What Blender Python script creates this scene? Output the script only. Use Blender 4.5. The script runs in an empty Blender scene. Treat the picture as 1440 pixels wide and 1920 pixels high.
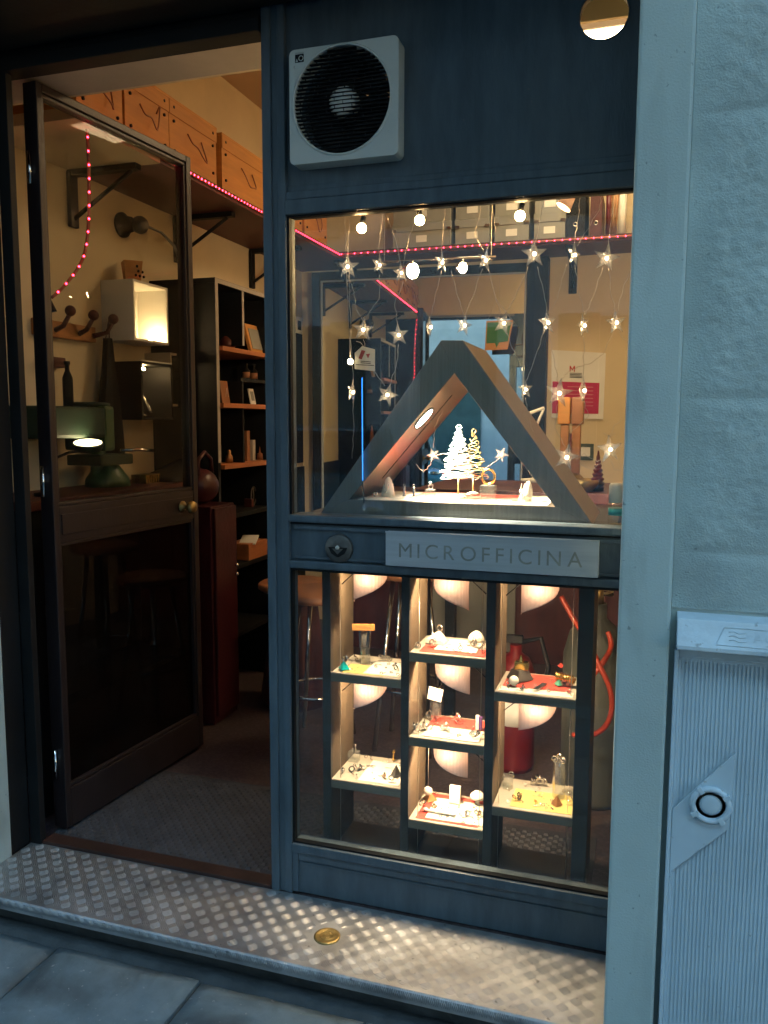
import bpy, bmesh, math, random
from mathutils import Vector, Matrix, noise as mnoise
from mathutils.geometry import delaunay_2d_cdt
random.seed(11)
R = math.radians
sc = bpy.context.scene
col = sc.collection

# ------------------------------------------------------------------ camera
CAM = Vector((0.0, -1.9, 1.28))
YAW, PIT, ROL, FPX = R(-17.9188), R(-6.3593), R(0.186), 1515.67
fwd = Vector((math.sin(YAW)*math.cos(PIT), math.cos(YAW)*math.cos(PIT), math.sin(PIT)))
rgt = fwd.cross(Vector((0, 0, 1))).normalized()
upv = rgt.cross(fwd)
rgt, upv = rgt*math.cos(ROL)+upv*math.sin(ROL), upv*math.cos(ROL)-rgt*math.sin(ROL)
cd = bpy.data.cameras.new('camera')
cam = bpy.data.objects.new('camera', cd)
col.objects.link(cam)
mw = Matrix((rgt, upv, -fwd)).transposed().to_4x4()
mw.translation = CAM
cam.matrix_world = mw
cd.sensor_fit = 'VERTICAL'
cd.sensor_height = 36.0
cd.lens = 36.0*FPX/1920.0
cd.clip_start = 0.02
cd.clip_end = 300
sc.camera = cam
sc.render.resolution_x, sc.render.resolution_y = 768, 1024

# ------------------------------------------------------------------ light and exposure
w = bpy.data.worlds.new('World')
sc.world = w
w.use_nodes = True
wn = w.node_tree
bg = wn.nodes['Background']
sky = wn.nodes.new('ShaderNodeTexSky')
sky.sky_type = 'NISHITA'
sky.sun_disc = False
sky.sun_elevation = R(9.0)
sky.sun_rotation = R(150)
sky.air_density = 1.0
sky.dust_density = 0.4
sky.ozone_density = 3.0
bg.inputs['Strength'].default_value = 0.15
wn.links.new(sky.outputs[0], bg.inputs['Color'])
sd = bpy.data.lights.new('sun', 'SUN')
sd.energy = 0.5
sd.angle = R(40)
sd.color = (0.50, 0.85, 1.0)
sun = bpy.data.objects.new('sun', sd)
sun.rotation_euler = (R(42), 0, R(18))
sun.location = (2, -6, 12)
col.objects.link(sun)
sc.view_settings.view_transform = 'Standard'
sc.view_settings.look = 'None'
sc.view_settings.exposure = 2.1
sc.view_settings.gamma = 1.0
sc.view_settings.use_curve_mapping = False
cy = sc.cycles
cy.use_denoising = True
try:
    cy.denoiser = 'OPENIMAGEDENOISE'
except Exception:
    pass
cy.max_bounces = 7
cy.diffuse_bounces = 3
cy.glossy_bounces = 4
cy.transmission_bounces = 8
cy.transparent_max_bounces = 24
cy.caustics_reflective = False
cy.caustics_refractive = False
cy.sample_clamp_indirect = 4.0
cy.use_light_tree = True
cy.use_adaptive_sampling = True
cy.adaptive_threshold = 0.03

# ------------------------------------------------------------------ helpers: geometry
def ray(px, py):
    return rgt*((px-720)/FPX) - upv*((py-960)/FPX) + fwd
def at(px, py, y):              # a point of the place from its direction and its depth behind the shopfront
    d = ray(px, py)
    return CAM + d*((y-CAM.y)/d.y)
def atx(px, py, x):
    d = ray(px, py)
    return CAM + d*((x-CAM.x)/d.x)
def atz(px, py, z):
    d = ray(px, py)
    return CAM + d*((z-CAM.z)/d.z)

class M:
    def __init__(s):
        s.v, s.f, s.sm = [], [], []
    def add(s, vs, fs, smooth=False):
        o = len(s.v)
        s.v += [tuple(v) for v in vs]
        s.f += [tuple(i+o for i in f) for f in fs]
        s.sm += [smooth]*len(fs)
        return s
    def box(s, x0, x1, y0, y1, z0, z1):
        return s.add([(x0,y0,z0),(x1,y0,z0),(x1,y1,z0),(x0,y1,z0),(x0,y0,z1),(x1,y0,z1),(x1,y1,z1),(x0,y1,z1)],
              [(0,3,2,1),(4,5,6,7),(0,1,5,4),(1,2,6,5),(2,3,7,6),(3,0,4,7)])
    def cbox(s, c, sz, rz=0, rx=0, ry=0):
        m = Matrix.Rotation(rz,4,'Z') @ Matrix.Rotation(ry,4,'Y') @ Matrix.Rotation(rx,4,'X')
        c = Vector(c); vs = []
        for k in (-.5,.5):
            for a,b in ((-.5,-.5),(.5,-.5),(.5,.5),(-.5,.5)):
                vs.append(c + m @ Vector((a*sz[0], b*sz[1], k*sz[2])))
        return s.add(vs, [(0,3,2,1),(4,5,6,7),(0,1,5,4),(1,2,6,5),(2,3,7,6),(3,0,4,7)])
    def tube(s, pts, r, n=8, closed=False, caps=True):
        pts = [Vector(p) for p in pts]
        N = len(pts)
        rs = r if isinstance(r,(list,tuple)) else [r]*N
        vs, fs = [], []
        prev = None
        for i,p in enumerate(pts):
            if closed:
                t = pts[(i+1)%N]-pts[i-1]
            else:
                t = pts[min(i+1,N-1)]-pts[max(i-1,0)]
            if t.length < 1e-9: t = Vector((0,0,1))
            t.normalize()
            if prev is None:
                a = Vector((0,0,1)) if abs(t.z) < .9 else Vector((1,0,0))
                u = t.cross(a).normalized()
            else:
                u = (prev - t*prev.dot(t))
                u = u.normalized() if u.length > 1e-6 else t.orthogonal().normalized()
            prev = u
            v = t.cross(u)
            for k in range(n):
                a = 2*math.pi*k/n
                vs.append(p + (u*math.cos(a)+v*math.sin(a))*rs[i])
        for i in range(N if closed else N-1):
            j = (i+1) % N
            for k in range(n):
                fs.append((i*n+k, i*n+(k+1)%n, j*n+(k+1)%n, j*n+k))
        s.add(vs, fs, True)
        if caps and not closed:
            o = len(s.v)-len(vs)
            s.f.append(tuple(o+k for k in reversed(range(n)))); s.sm.append(False)
            s.f.append(tuple(o+(N-1)*n+k for k in range(n))); s.sm.append(False)
        return s
    def cyl(s, a, b, r, n=20, r2=None):
        a, b = Vector(a), Vector(b)
        return s.tube([a,b],[r, r if r2 is None else r2], n)
    def lathe(s, c, prof, n=24, axis='Z', smooth=True):
        c = Vector(c); vs, fs = [], []
        for r,h in prof:
            for k in range(n):
                a = 2*math.pi*k/n
                ca, sa = r*math.cos(a), r*math.sin(a)
                q = {'Z':(ca,sa,h),'Y':(ca,h,sa),'X':(h,ca,sa)}[axis]
                vs.append(c+Vector(q))
        for i in range(len(prof)-1):
            for k in range(n):
                f = (i*n+k, i*n+(k+1)%n, (i+1)*n+(k+1)%n, (i+1)*n+k)
                fs.append(f if axis != 'Y' else f[::-1])
        o = len(s.v)
        s.add(vs, fs, smooth)
        if prof[0][0] > 1e-5:
            s.f.append(tuple(o+k for k in (reversed(range(n)) if axis != 'Y' else range(n)))); s.sm.append(False)
        if prof[-1][0] > 1e-5:
            b = o+(len(prof)-1)*n
            s.f.append(tuple(b+k for k in (range(n) if axis != 'Y' else reversed(range(n))))); s.sm.append(False)
        return s
    def ball(s, c, r, n=14, m=9, sc_=(1,1,1)):
        c = Vector(c)
        prof = [(math.sin(math.pi*i/m), -math.cos(math.pi*i/m)) for i in range(m+1)]
        vs, fs = [], []
        for a_, h in prof:
            for k in range(n):
                a = 2*math.pi*k/n
                vs.append(c+Vector((a_*math.cos(a)*r*sc_[0], a_*math.sin(a)*r*sc_[1], h*r*sc_[2])))
        for i in range(m):
            for k in range(n):
                fs.append((i*n+k, i*n+(k+1)%n, (i+1)*n+(k+1)%n, (i+1)*n+k))
        return s.add(vs, fs, True)
    def prism(s, poly, d0, d1, axis='Y', smooth=False):
        n = len(poly)
        def q(a,b,d):
            return {'Y':(a,d,b),'Z':(a,b,d),'X':(d,a,b)}[axis]
        vs = [q(a,b,d0) for a,b in poly]+[q(a,b,d1) for a,b in poly]
        fs = [tuple(range(n)), tuple(reversed(range(n,2*n)))]
        fs += [(i, i+n, (i+1)%n+n, (i+1)%n) for i in range(n)]
        return s.add(vs, fs, smooth)
    def ring(s, c, R_, r, nrm=(0,0,1), n=28, m=8):
        c = Vector(c); nn = Vector(nrm).normalized(); u = nn.orthogonal().normalized(); v = nn.cross(u)
        return s.tube([c+(u*math.cos(2*math.pi*i/n)+v*math.sin(2*math.pi*i/n))*R_ for i in range(n)], r, m, closed=True)
    def plate(s, outer, holes, y0, y1):
        """rectangle or polygon in XZ with polygonal holes, thickness y0..y1"""
        pts, edges = [], []
        for loop in [outer]+holes:
            o = len(pts); n = len(loop)
            pts += [Vector(p) for p in loop]
            edges += [(o+i, o+(i+1)%n) for i in range(n)]
        ov, oe, of, *_ = delaunay_2d_cdt(pts, edges, [], 1, 1e-6)
        def inside(p, loop):
            c = False; n = len(loop)
            for i in range(n):
                a, b = loop[i], loop[(i+1)%n]
                if (a[1] > p[1]) != (b[1] > p[1]) and p[0] < (b[0]-a[0])*(p[1]-a[1])/(b[1]-a[1])+a[0]:
                    c = not c
            return c
        fs = []
        for f in of:
            g = [sum(ov[i][k] for i in f)/len(f) for k in (0,1)]
            if inside(g, outer) and not any(inside(g, h) for h in holes):
                fs.append(f)
        vs = [(p[0], y0, p[1]) for p in ov]
        n = len(vs)
        s.add(vs+[(p[0], y1, p[1]) for p in ov], [tuple(f) for f in fs]+[tuple(i+n for i in reversed(f)) for f in fs])
        for loop in [outer]+holes:
            m = len(loop)
            s.add([(p[0],y0,p[1]) for p in loop]+[(p[0],y1,p[1]) for p in loop],
                  [(i,(i+1)%m,(i+1)%m+m,i+m) for i in range(m)])
        return s

def circ(cx, cz, r, n=40):
    return [(cx+r*math.cos(2*math.pi*i/n), cz+r*math.sin(2*math.pi*i/n)) for i in range(n)]

WL = {}
def _mesh(m, name, off, bevel, weld=True):
    me = bpy.data.meshes.new(name)
    me.from_pydata([(v[0]-off[0], v[1]-off[1], v[2]-off[2]) for v in m.v], [], m.f)
    me.polygons.foreach_set('use_smooth', m.sm)
    bm = bmesh.new(); bm.from_mesh(me)
    if weld:
        bmesh.ops.remove_doubles(bm, verts=bm.verts, dist=1e-6)
    bmesh.ops.recalc_face_normals(bm, faces=bm.faces)
    if bevel:
        es = [e for e in bm.edges if e.is_manifold and e.calc_face_angle(0) > 0.6]
        bmesh.ops.bevel(bm, geom=es, offset=bevel, segments=2, profile=.6, affect='EDGES', clamp_overlap=True)
    bm.to_mesh(me); bm.free()
    return me
def thing(name, label, cat, loc=(0,0,0), group=None, rz=0):
    o = bpy.data.objects.new(name, None)
    o.empty_display_size = .05
    o.location = loc
    o.rotation_euler = (0,0,rz)
    col.objects.link(o)
    o['label'] = label; o['category'] = cat
    if group: o['group'] = group
    WL[o.name] = Vector(loc)
    return o
def part(m, name, mat, parent, bevel=0, local=False, stuff=False, label=None, weld=True):
    off = Vector((0,0,0)) if local else WL[parent.name]
    me = _mesh(m, name, off, bevel, weld)
    me.materials.append(mat)
    o = bpy.data.objects.new(name, me)
    o.parent = parent
    col.objects.link(o)
    WL[o.name] = off
    if stuff: o['kind'] = 'stuff'
    if label: o['label'] = label
    return o
def solo(m, name, mat, label=None, cat=None, group=None, bevel=0, kind=None, weld=True):
    xs = [v[0] for v in m.v]; ys = [v[1] for v in m.v]; zs = [v[2] for v in m.v]
    off = Vector(((min(xs)+max(xs))/2, (min(ys)+max(ys))/2, min(zs)))
    me = _mesh(m, name, off, bevel, weld)
    me.materials.append(mat)
    o = bpy.data.objects.new(name, me)
    o.location = off
    col.objects.link(o)
    WL[o.name] = off
    if label: o['label'] = label
    if cat: o['category'] = cat
    if group: o['group'] = group
    if kind: o['kind'] = kind
    return o
def copy_part(src, parent, loc=(0,0,0), rot=(0,0,0), scale=(1,1,1)):
    o = src.copy()
    o.parent = parent; o.location = loc; o.rotation_euler = rot; o.scale = scale
    col.objects.link(o)
    return o

# ------------------------------------------------------------------ helpers: materials
def mat(name, c, rough=.5, metal=0, var=.12, scale=6, bump=0, bscale=80, c2=None, spec=.5, coat=0, stretch=None, detail=6, ramp=(.35,.7), stain=None, specks=None):
    m = bpy.data.materials.new(name); m.use_nodes = True
    nt = m.node_tree; b = nt.nodes['Principled BSDF']
    b.inputs['Roughness'].default_value = rough
    b.inputs['Metallic'].default_value = metal
    b.inputs['Specular IOR Level'].default_value = spec
    b.inputs['Coat Weight'].default_value = coat
    tc = nt.nodes.new('ShaderNodeTexCoord')
    src = tc.outputs['Object']
    if stretch:
        mp = nt.nodes.new('ShaderNodeMapping'); mp.inputs['Scale'].default_value = stretch
        nt.links.new(src, mp.inputs['Vector']); src = mp.outputs['Vector']
    n = nt.nodes.new('ShaderNodeTexNoise')
    n.inputs['Scale'].default_value = scale; n.inputs['Detail'].default_value = detail; n.inputs['Roughness'].default_value = .6
    nt.links.new(src, n.inputs['Vector'])
    r = nt.nodes.new('ShaderNodeValToRGB')
    if c2 is None:
        lo = tuple(max(0,x*(1-var)) for x in c); hi = tuple(min(1,x*(1+var)) for x in c)
    else:
        lo, hi = c, c2
    r.color_ramp.elements[0].color = (*lo,1); r.color_ramp.elements[0].position = ramp[0]
    r.color_ramp.elements[1].color = (*hi,1); r.color_ramp.elements[1].position = ramp[1]
    nt.links.new(n.outputs['Fac'], r.inputs['Fac'])
    out = r.outputs['Color']
    for kind_, spec_ in (('stain',stain),('speck',specks)):
        if not spec_: continue
        s_, amt, sc_, st_, rp = spec_          # scale, amount, colour, stretch, ramp
        mp2 = nt.nodes.new('ShaderNodeMapping'); mp2.inputs['Scale'].default_value = st_
        nt.links.new(tc.outputs['Object'], mp2.inputs['Vector'])
        n3 = nt.nodes.new('ShaderNodeTexNoise'); n3.inputs['Scale'].default_value = s_; n3.inputs['Detail'].default_value = 8 if kind_=='stain' else 3
        n3.inputs['Distortion'].default_value = .6 if kind_=='stain' else 0
        nt.links.new(mp2.outputs['Vector'], n3.inputs['Vector'])
        r3 = nt.nodes.new('ShaderNodeMapRange'); r3.inputs['From Min'].default_value = rp[0]; r3.inputs['From Max'].default_value = rp[1]
        r3.inputs['To Max'].default_value = amt
        nt.links.new(n3.outputs['Fac'], r3.inputs['Value'])
        mx = nt.nodes.new('ShaderNodeMix'); mx.data_type = 'RGBA'
        nt.links.new(r3.outputs['Result'], mx.inputs[0]); nt.links.new(out, mx.inputs[6])
        mx.inputs[7].default_value = (*sc_,1); out = mx.outputs[2]
    nt.links.new(out, b.inputs['Base Color'])
    mr = nt.nodes.new('ShaderNodeMapRange')
    mr.inputs['To Min'].default_value = max(.02, rough*.85); mr.inputs['To Max'].default_value = min(1, rough*1.2)
    nt.links.new(n.outputs['Fac'], mr.inputs['Value']); nt.links.new(mr.outputs['Result'], b.inputs['Roughness'])
    if bump:
        n2 = nt.nodes.new('ShaderNodeTexNoise'); n2.inputs['Scale'].default_value = bscale; n2.inputs['Detail'].default_value = 5
        nt.links.new(src, n2.inputs['Vector'])
        bp = nt.nodes.new('ShaderNodeBump'); bp.inputs['Strength'].default_value = bump; bp.inputs['Distance'].default_value = .004
        nt.links.new(n2.outputs['Fac'], bp.inputs['Height']); nt.links.new(bp.outputs['Normal'], b.inputs['Normal'])
    return m
def emat(name, c, s):
    m = bpy.data.materials.new(name); m.use_nodes = True
    nt = m.node_tree; nt.nodes.clear()
    e = nt.nodes.new('ShaderNodeEmission'); o = nt.nodes.new('ShaderNodeOutputMaterial')
    e.inputs['Color'].default_value = (*c,1); e.inputs['Strength'].default_value = s
    nt.links.new(e.outputs[0], o.inputs['Surface'])
    return m
def glass(name, tint=(.96,.98,.97), f0=.045, haze=0.0, hazec=(.6,.6,.6), rough=.0, dust=0):
    """clear pane: see-through, with a Schlick reflection that is the same from both sides"""
    m = bpy.data.materials.new(name); m.use_nodes = True
    nt = m.node_tree; nt.nodes.clear(); L = nt.links.new
    o = nt.nodes.new('ShaderNodeOutputMaterial')
    tr = nt.nodes.new('ShaderNodeBsdfTransparent'); tr.inputs['Color'].default_value = (*tint,1)
    gl = nt.nodes.new('ShaderNodeBsdfGlossy'); gl.inputs['Roughness'].default_value = rough
    lw = nt.nodes.new('ShaderNodeLayerWeight'); lw.inputs['Blend'].default_value = .5
    p = nt.nodes.new('ShaderNodeMath'); p.operation = 'POWER'; p.inputs[1].default_value = 5
    L(lw.outputs['Facing'], p.inputs[0])
    mr = nt.nodes.new('ShaderNodeMapRange'); mr.inputs['To Min'].default_value = f0; mr.inputs['To Max'].default_value = 1
    L(p.outputs[0], mr.inputs['Value'])
    mx = nt.nodes.new('ShaderNodeMixShader')
    L(mr.outputs['Result'], mx.inputs['Fac']); L(tr.outputs[0], mx.inputs[1]); L(gl.outputs[0], mx.inputs[2])
    last = mx
    if haze or dust:
        df = nt.nodes.new('ShaderNodeBsdfDiffuse'); df.inputs['Color'].default_value = (*hazec,1)
        m2 = nt.nodes.new('ShaderNodeMixShader'); m2.inputs['Fac'].default_value = haze
        if dust:
            tc = nt.nodes.new('ShaderNodeTexCoord'); mp = nt.nodes.new('ShaderNodeMapping'); mp.inputs['Scale'].default_value = (1.6,1,.8)
            nz = nt.nodes.new('ShaderNodeTexNoise'); nz.inputs['Scale'].default_value = 7; nz.inputs['Detail'].default_value = 9; nz.inputs['Distortion'].default_value = 1.2
            L(tc.outputs['Object'], mp.inputs['Vector']); L(mp.outputs['Vector'], nz.inputs['Vector'])
            md = nt.nodes.new('ShaderNodeMapRange'); md.inputs['From Min'].default_value = .42; md.inputs['From Max'].default_value = .75; md.inputs['To Min'].default_value = dust*.25; md.inputs['To Max'].default_value = dust
            L(nz.outputs['Fac'], md.inputs['Value']); L(md.outputs['Result'], m2.inputs['Fac'])
        L(mx.outputs[0], m2.inputs[1]); L(df.outputs[0], m2.inputs[2]); last = m2
    L(last.outputs[0], o.inputs['Surface'])
    return m
def transl(name, c, t=.6, stripes=0):
    """translucent ribbed plastic: diffuse plus translucent"""
    m = bpy.data.materials.new(name); m.use_nodes = True
    nt = m.node_tree; nt.nodes.clear(); L = nt.links.new
    o = nt.nodes.new('ShaderNodeOutputMaterial')
    df = nt.nodes.new('ShaderNodeBsdfDiffuse'); df.inputs['Color'].default_value = (*c,1)
    tl = nt.nodes.new('ShaderNodeBsdfTranslucent'); tl.inputs['Color'].default_value = (*c,1)
    mx = nt.nodes.new('ShaderNodeMixShader'); mx.inputs['Fac'].default_value = t
    L(df.outputs[0], mx.inputs[1]); L(tl.outputs[0], mx.inputs[2]); L(mx.outputs[0], o.inputs['Surface'])
    return m

MT = {}
MT['paint'] = mat('blue grey shopfront paint', (.070,.100,.124), .45, 0, .22, 5, .25, 40, stretch=(6,6,1.2), stain=(4,.5,(.10,.125,.14),(1,1,.35),(.55,.75)), specks=(55,.6,(.12,.13,.13),(1,1,1),(.72,.77)))
MT['dark'] = mat('black painted wood', (.007,.008,.009), .6, 0, .3, 6, .15, 60, spec=.25)
MT['thresh'] = mat('dark worn threshold timber', (.035,.013,.009), .6, 0, .4, 8, .3, 60)
MT['door'] = mat('maroon black door paint', (.016,.011,.012), .38, 0, .25, 5, .2, 50, stretch=(5,5,1))
MT['plaster'] = mat('pale rendered plaster', (.40,.49,.475), .9, 0, .10, 2.6, .22, 240, stain=(4,.7,(.22,.26,.25),(1.6,1,.4),(.54,.74)), specks=(70,.75,(.15,.19,.19),(1,1,1),(.70,.76)))
MT['rough'] = mat('rough cast render', (.38,.47,.46), .92, 0, .12, 7, .4, 260, stain=(7,.45,(.23,.28,.28),(1,1,.8),(.54,.72)), specks=(110,.6,(.17,.21,.21),(1,1,1),(.66,.74)))
MT['soffit'] = mat('grey plaster soffit', (.42,.38,.33), .9, 0, .1, 5, .2, 90)
MT['cream'] = mat('cream interior wall paint', (.68,.56,.37), .85, 0, .06, 3, .12, 70)
MT['ceil'] = mat('warm ceiling paint', (.52,.36,.22), .9, 0, .06, 3, .1, 70)
MT['floor'] = mat('speckled dark terrazzo', (.045,.033,.036), .35, 0, 0, 90, .05, 60, c2=(.10,.075,.078), ramp=(.45,.62))
MT['mat'] = mat('grey ribbed mat', (.050,.052,.060), .6, 0, .25, 12, .3, 100)
MT['alu'] = mat('worn aluminium tread plate', (.42,.43,.44), .46, .8, .2, 9, .25, 60, stain=(7,.6,(.17,.17,.17),(1,1,1),(.50,.72)), specks=(60,.6,(.08,.08,.08),(1,1,1),(.68,.74)))
MT['stone'] = mat('worn grey paving stone', (.095,.135,.15), .7, 0, .3, 7, 1.0, 32, c2=(.185,.245,.265), detail=9, ramp=(.3,.72), stain=(4.5,.85,(.04,.05,.053),(1,1,1),(.50,.70)), specks=(75,.8,(.30,.32,.32),(1,1,1),(.68,.74)))
MT['mortar'] = mat('dark damp mortar', (.055,.06,.06), .85, 0, .4, 9, .8, 60)
MT['asphalt'] = mat('asphalt', (.05,.05,.052), .85, 0, .2, 20, .5, 150)
MT['cabinet'] = mat('painted steel meter cabinet', (.47,.58,.64), .5, 0, .08, 6, .1, 60, stain=(5,.45,(.30,.35,.36),(1,1,.3),(.55,.75)), specks=(60,.6,(.22,.24,.23),(1,1,1),(.70,.76)))
MT['lid'] = mat('worn pale lid', (.52,.62,.67), .5, 0, .12, 14, .3, 60, stain=(9,.55,(.28,.33,.34),(1,1,1),(.54,.72)), specks=(50,.7,(.20,.22,.21),(1,1,1),(.66,.72)))
MT['plasticw'] = mat('aged white plastic', (.56,.60,.57), .45, 0, .05, 5, stain=(6,.5,(.36,.36,.31),(1,1,.5),(.52,.72)), specks=(70,.6,(.2,.2,.18),(1,1,1),(.70,.76)))
MT['hubgrey'] = mat('pale grey plastic hub', (.44,.45,.42), .5, 0, .05, 5)
MT['black'] = mat('matt black', (.008,.008,.009), .6, 0, .2, 6, spec=.25)
MT['blackplastic'] = mat('black plastic', (.006,.006,.007), .6, 0, .2, 6)  # even near-black for fan blades, disc and bookcase back
MT['signp'] = mat('brushed grey metal sign', (.42,.45,.475), .45, .2, .07, 3, .1, 60, stretch=(1,8,30))
MT['letter'] = mat('engraved dull gold letters', (.31,.31,.275), .45, .4, .2, 20)
MT['bronze'] = mat('dark bronze', (.13,.125,.115), .5, .6, .25, 30, .3, 90)
MT['brass'] = mat('worn brass', (.36,.26,.10), .42, .9, .3, 40, .4, 90)
MT['brushed'] = mat('brushed dark steel', (.25,.215,.175), .36, .75, .12, 4, .12, 50, stretch=(40,1,1))
MT['steel'] = mat('polished silver', (.78,.76,.72), .16, 1, .06, 20)
MT['gold'] = mat('polished gold', (.85,.55,.16), .15, 1, .06, 20)
MT['chrome'] = mat('chrome', (.7,.68,.65), .1, 1, .05, 20)
MT['ply'] = mat('birch plywood', (.55,.25,.065), .6, 0, .15, 3, .1, 60, stretch=(1,1,12))
MT['cabwood'] = mat('grey stained display timber', (.075,.052,.03), .6, 0, .3, 4, .25, 60, stretch=(8,8,.7))
MT['shelfwood'] = mat('dark display shelf edge', (.20,.165,.12), .55, 0, .25, 5, .2, 60, stretch=(1,6,6))
MT['upright'] = mat('dark steel upright', (.045,.042,.036), .55, .1, .2, 5)
MT['orange'] = mat('orange brown shelf board', (.42,.15,.055), .55, 0, .15, 4, stretch=(6,1,6))
MT['redwood'] = mat('red brown stained wood', (.085,.020,.016), .5, 0, .25, 5, .15, 50, stretch=(6,6,1))
MT['maroon'] = mat('maroon leather', (.05,.008,.012), .38, 0, .25, 10, .3, 60)
MT['red'] = mat('signal red paint', (.11,.007,.008), .35, 0, .1, 5)
MT['greybox'] = mat('grey archive card', (.27,.27,.24), .75, 0, .08, 5)
MT['paper'] = mat('white card', (.78,.76,.70), .8, 0, .05, 5)
MT['cloth'] = mat('white display cloth', (.76,.72,.62), .85, 0, .05, 8)
MT['yellow'] = mat('yellow card', (.62,.47,.15), .8, 0, .06, 8)
MT['redcloth'] = mat('red felt', (.55,.07,.05), .85, 0, .1, 12)
MT['green'] = mat('machine green enamel', (.05,.12,.055), .4, 0, .2, 6, .1, 40)
MT['greendk'] = mat('dark green machine casting', (.02,.045,.03), .5, 0, .2, 6, .1, 40)
MT['teal'] = mat('turquoise enamel', (.0,.42,.40), .3, 0, .1, 6)
MT['pinkcard'] = mat('crimson print', (.50,.02,.09), .7, 0, .06, 6)
MT['greencard'] = mat('green print', (.05,.17,.055), .7, 0, .06, 6)
MT['copper'] = mat('worn copper and oiled wood', (.45,.22,.09), .35, .5, .2, 6, stretch=(1,1,5))
MT['rubber'] = mat('orange rubber hose', (.30,.032,.010), .45, 0, .1, 8)
MT['gasgrey'] = mat('grey green gas bottle paint', (.05,.053,.043), .5, 0, .2, 5)
MT['stoolw'] = mat('varnished stool timber', (.34,.15,.07), .45, 0, .2, 4)
MT['carpaint'] = mat('teal car paint', (.07,.24,.27), .2, .3, .05, 4, coat=1)
MT['tyre'] = mat('tyre rubber', (.015,.015,.016), .8, 0, .2, 20)
MT['facade'] = mat('pale house render', (.72,.72,.68), .9, 0, .12, 2, .3, 60)
MT['shutter'] = mat('green grey shutters', (.07,.13,.12), .6, 0, .2, 4)
MT['darkglass'] = mat('dark window glass', (.02,.025,.03), .06, 0, .1, 2)
MT['wire'] = mat('silver wire', (.55,.50,.42), .35, .8, .1, 30)
MT['wirew'] = mat('white enamelled wire', (.85,.83,.76), .4, 0, .05, 20)
MT['wireg'] = mat('brass wire', (.62,.52,.24), .3, .8, .1, 20)
MT['leddark'] = mat('led tape', (.35,.03,.04), .5, 0, .1, 30)
MT['strip'] = mat('clear plastic led tape edge', (.45,.14,.09), .4, 0, .1, 30)
MT['lining'] = mat('grey shelf lining', (.40,.36,.29), .8, 0, .08, 8)
MT['pane'] = glass('shop window glass', (.95,.97,.96), .045, dust=.022)
MT['doorpane'] = glass('door glass', (.84,.84,.81), .004, dust=.006)
MT['doorlow'] = glass('dark tinted door glass', (.34,.34,.36), .02, dust=.006)
MT['clear'] = glass('clear acrylic', (.93,.95,.93), .10, .06, (.8,.8,.75), .03)
MT['star'] = glass('clear moulded plastic', (.95,.93,.90), .18, .14, (.95,.88,.80), .10)
MT['shade'] = transl('white ribbed lamp shade', (.88,.60,.52), .011)
m = bpy.data.materials.new('mirror silvering'); m.use_nodes = True
b = m.node_tree.nodes['Principled BSDF']
b.inputs['Base Color'].default_value = (.80,.84,.80,1); b.inputs['Metallic'].default_value = 1; b.inputs['Roughness'].default_value = .015
MT['mirror'] = m
MT['thincard'] = transl('thin white card', (.80,.77,.68), .5)
MT['boxlamp'] = emat('box spot bulb', (1,.68,.32), 190)
MT['panel'] = emat('ceiling light diffuser', (1,.72,.40), 6.5)
MT['bulb'] = emat('warm bulb', (1,.64,.28), 300)
MT['bulbs'] = emat('warm small bulb', (1,.62,.26), 62)
MT['halogen'] = emat('halogen capsule', (1,.72,.44), 860)
MT['redled'] = emat('red led', (1,.02,.05), 9)
MT['blueglow'] = emat('glowing blue line', (.03,.25,1), .7)
MT['starled'] = emat('warm star led', (1,.72,.42), 13)
MT['disc'] = emat('lit lamp mouth', (1,.80,.45), 5)
MT['spotdisc'] = emat('lit downlight', (1,.86,.66), 30)

# ================================================================== THE SETTING
def struct(m, name, mt, bevel=0, parent=None):
    return solo(m, name, MT[mt], kind='structure', bevel=bevel)
struct(M().box(-2.2,.6,.0,3.0,-.12,-.004), 'floor', 'floor')
struct(M().box(-2.25,-2.1,.02,3.0,-.1,3.1), 'wall_left', 'cream')
struct(M().box(-2.1,.5,2.9,3.0,-.1,3.1), 'wall_back', 'cream')
struct(M().box(.35,.5,.08,2.9,-.1,3.1), 'wall_right', 'cream')
struct(M().box(-2.25,.5,-.1,3.0,3.0,3.1), 'ceiling', 'ceil')
struct(M().box(-2.1,-.90,.055,.225,2.245,3.0), 'lintel_beam', 'soffit')
struct(M().box(-2.1,.35,.2255,.236,2.245,3.0), 'wall_over_door', 'cream')
struct(M().box(-2.1,-1.815,.021,.06,-.1,2.245), 'wall_inner_left', 'dark')
struct(M().box(-2.0999,-2.090,.1005,2.899,-.003,.995), 'lower_wall_shade', 'dark', .002)  # dark sheet on the lower wall, room shade put into its colour
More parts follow.
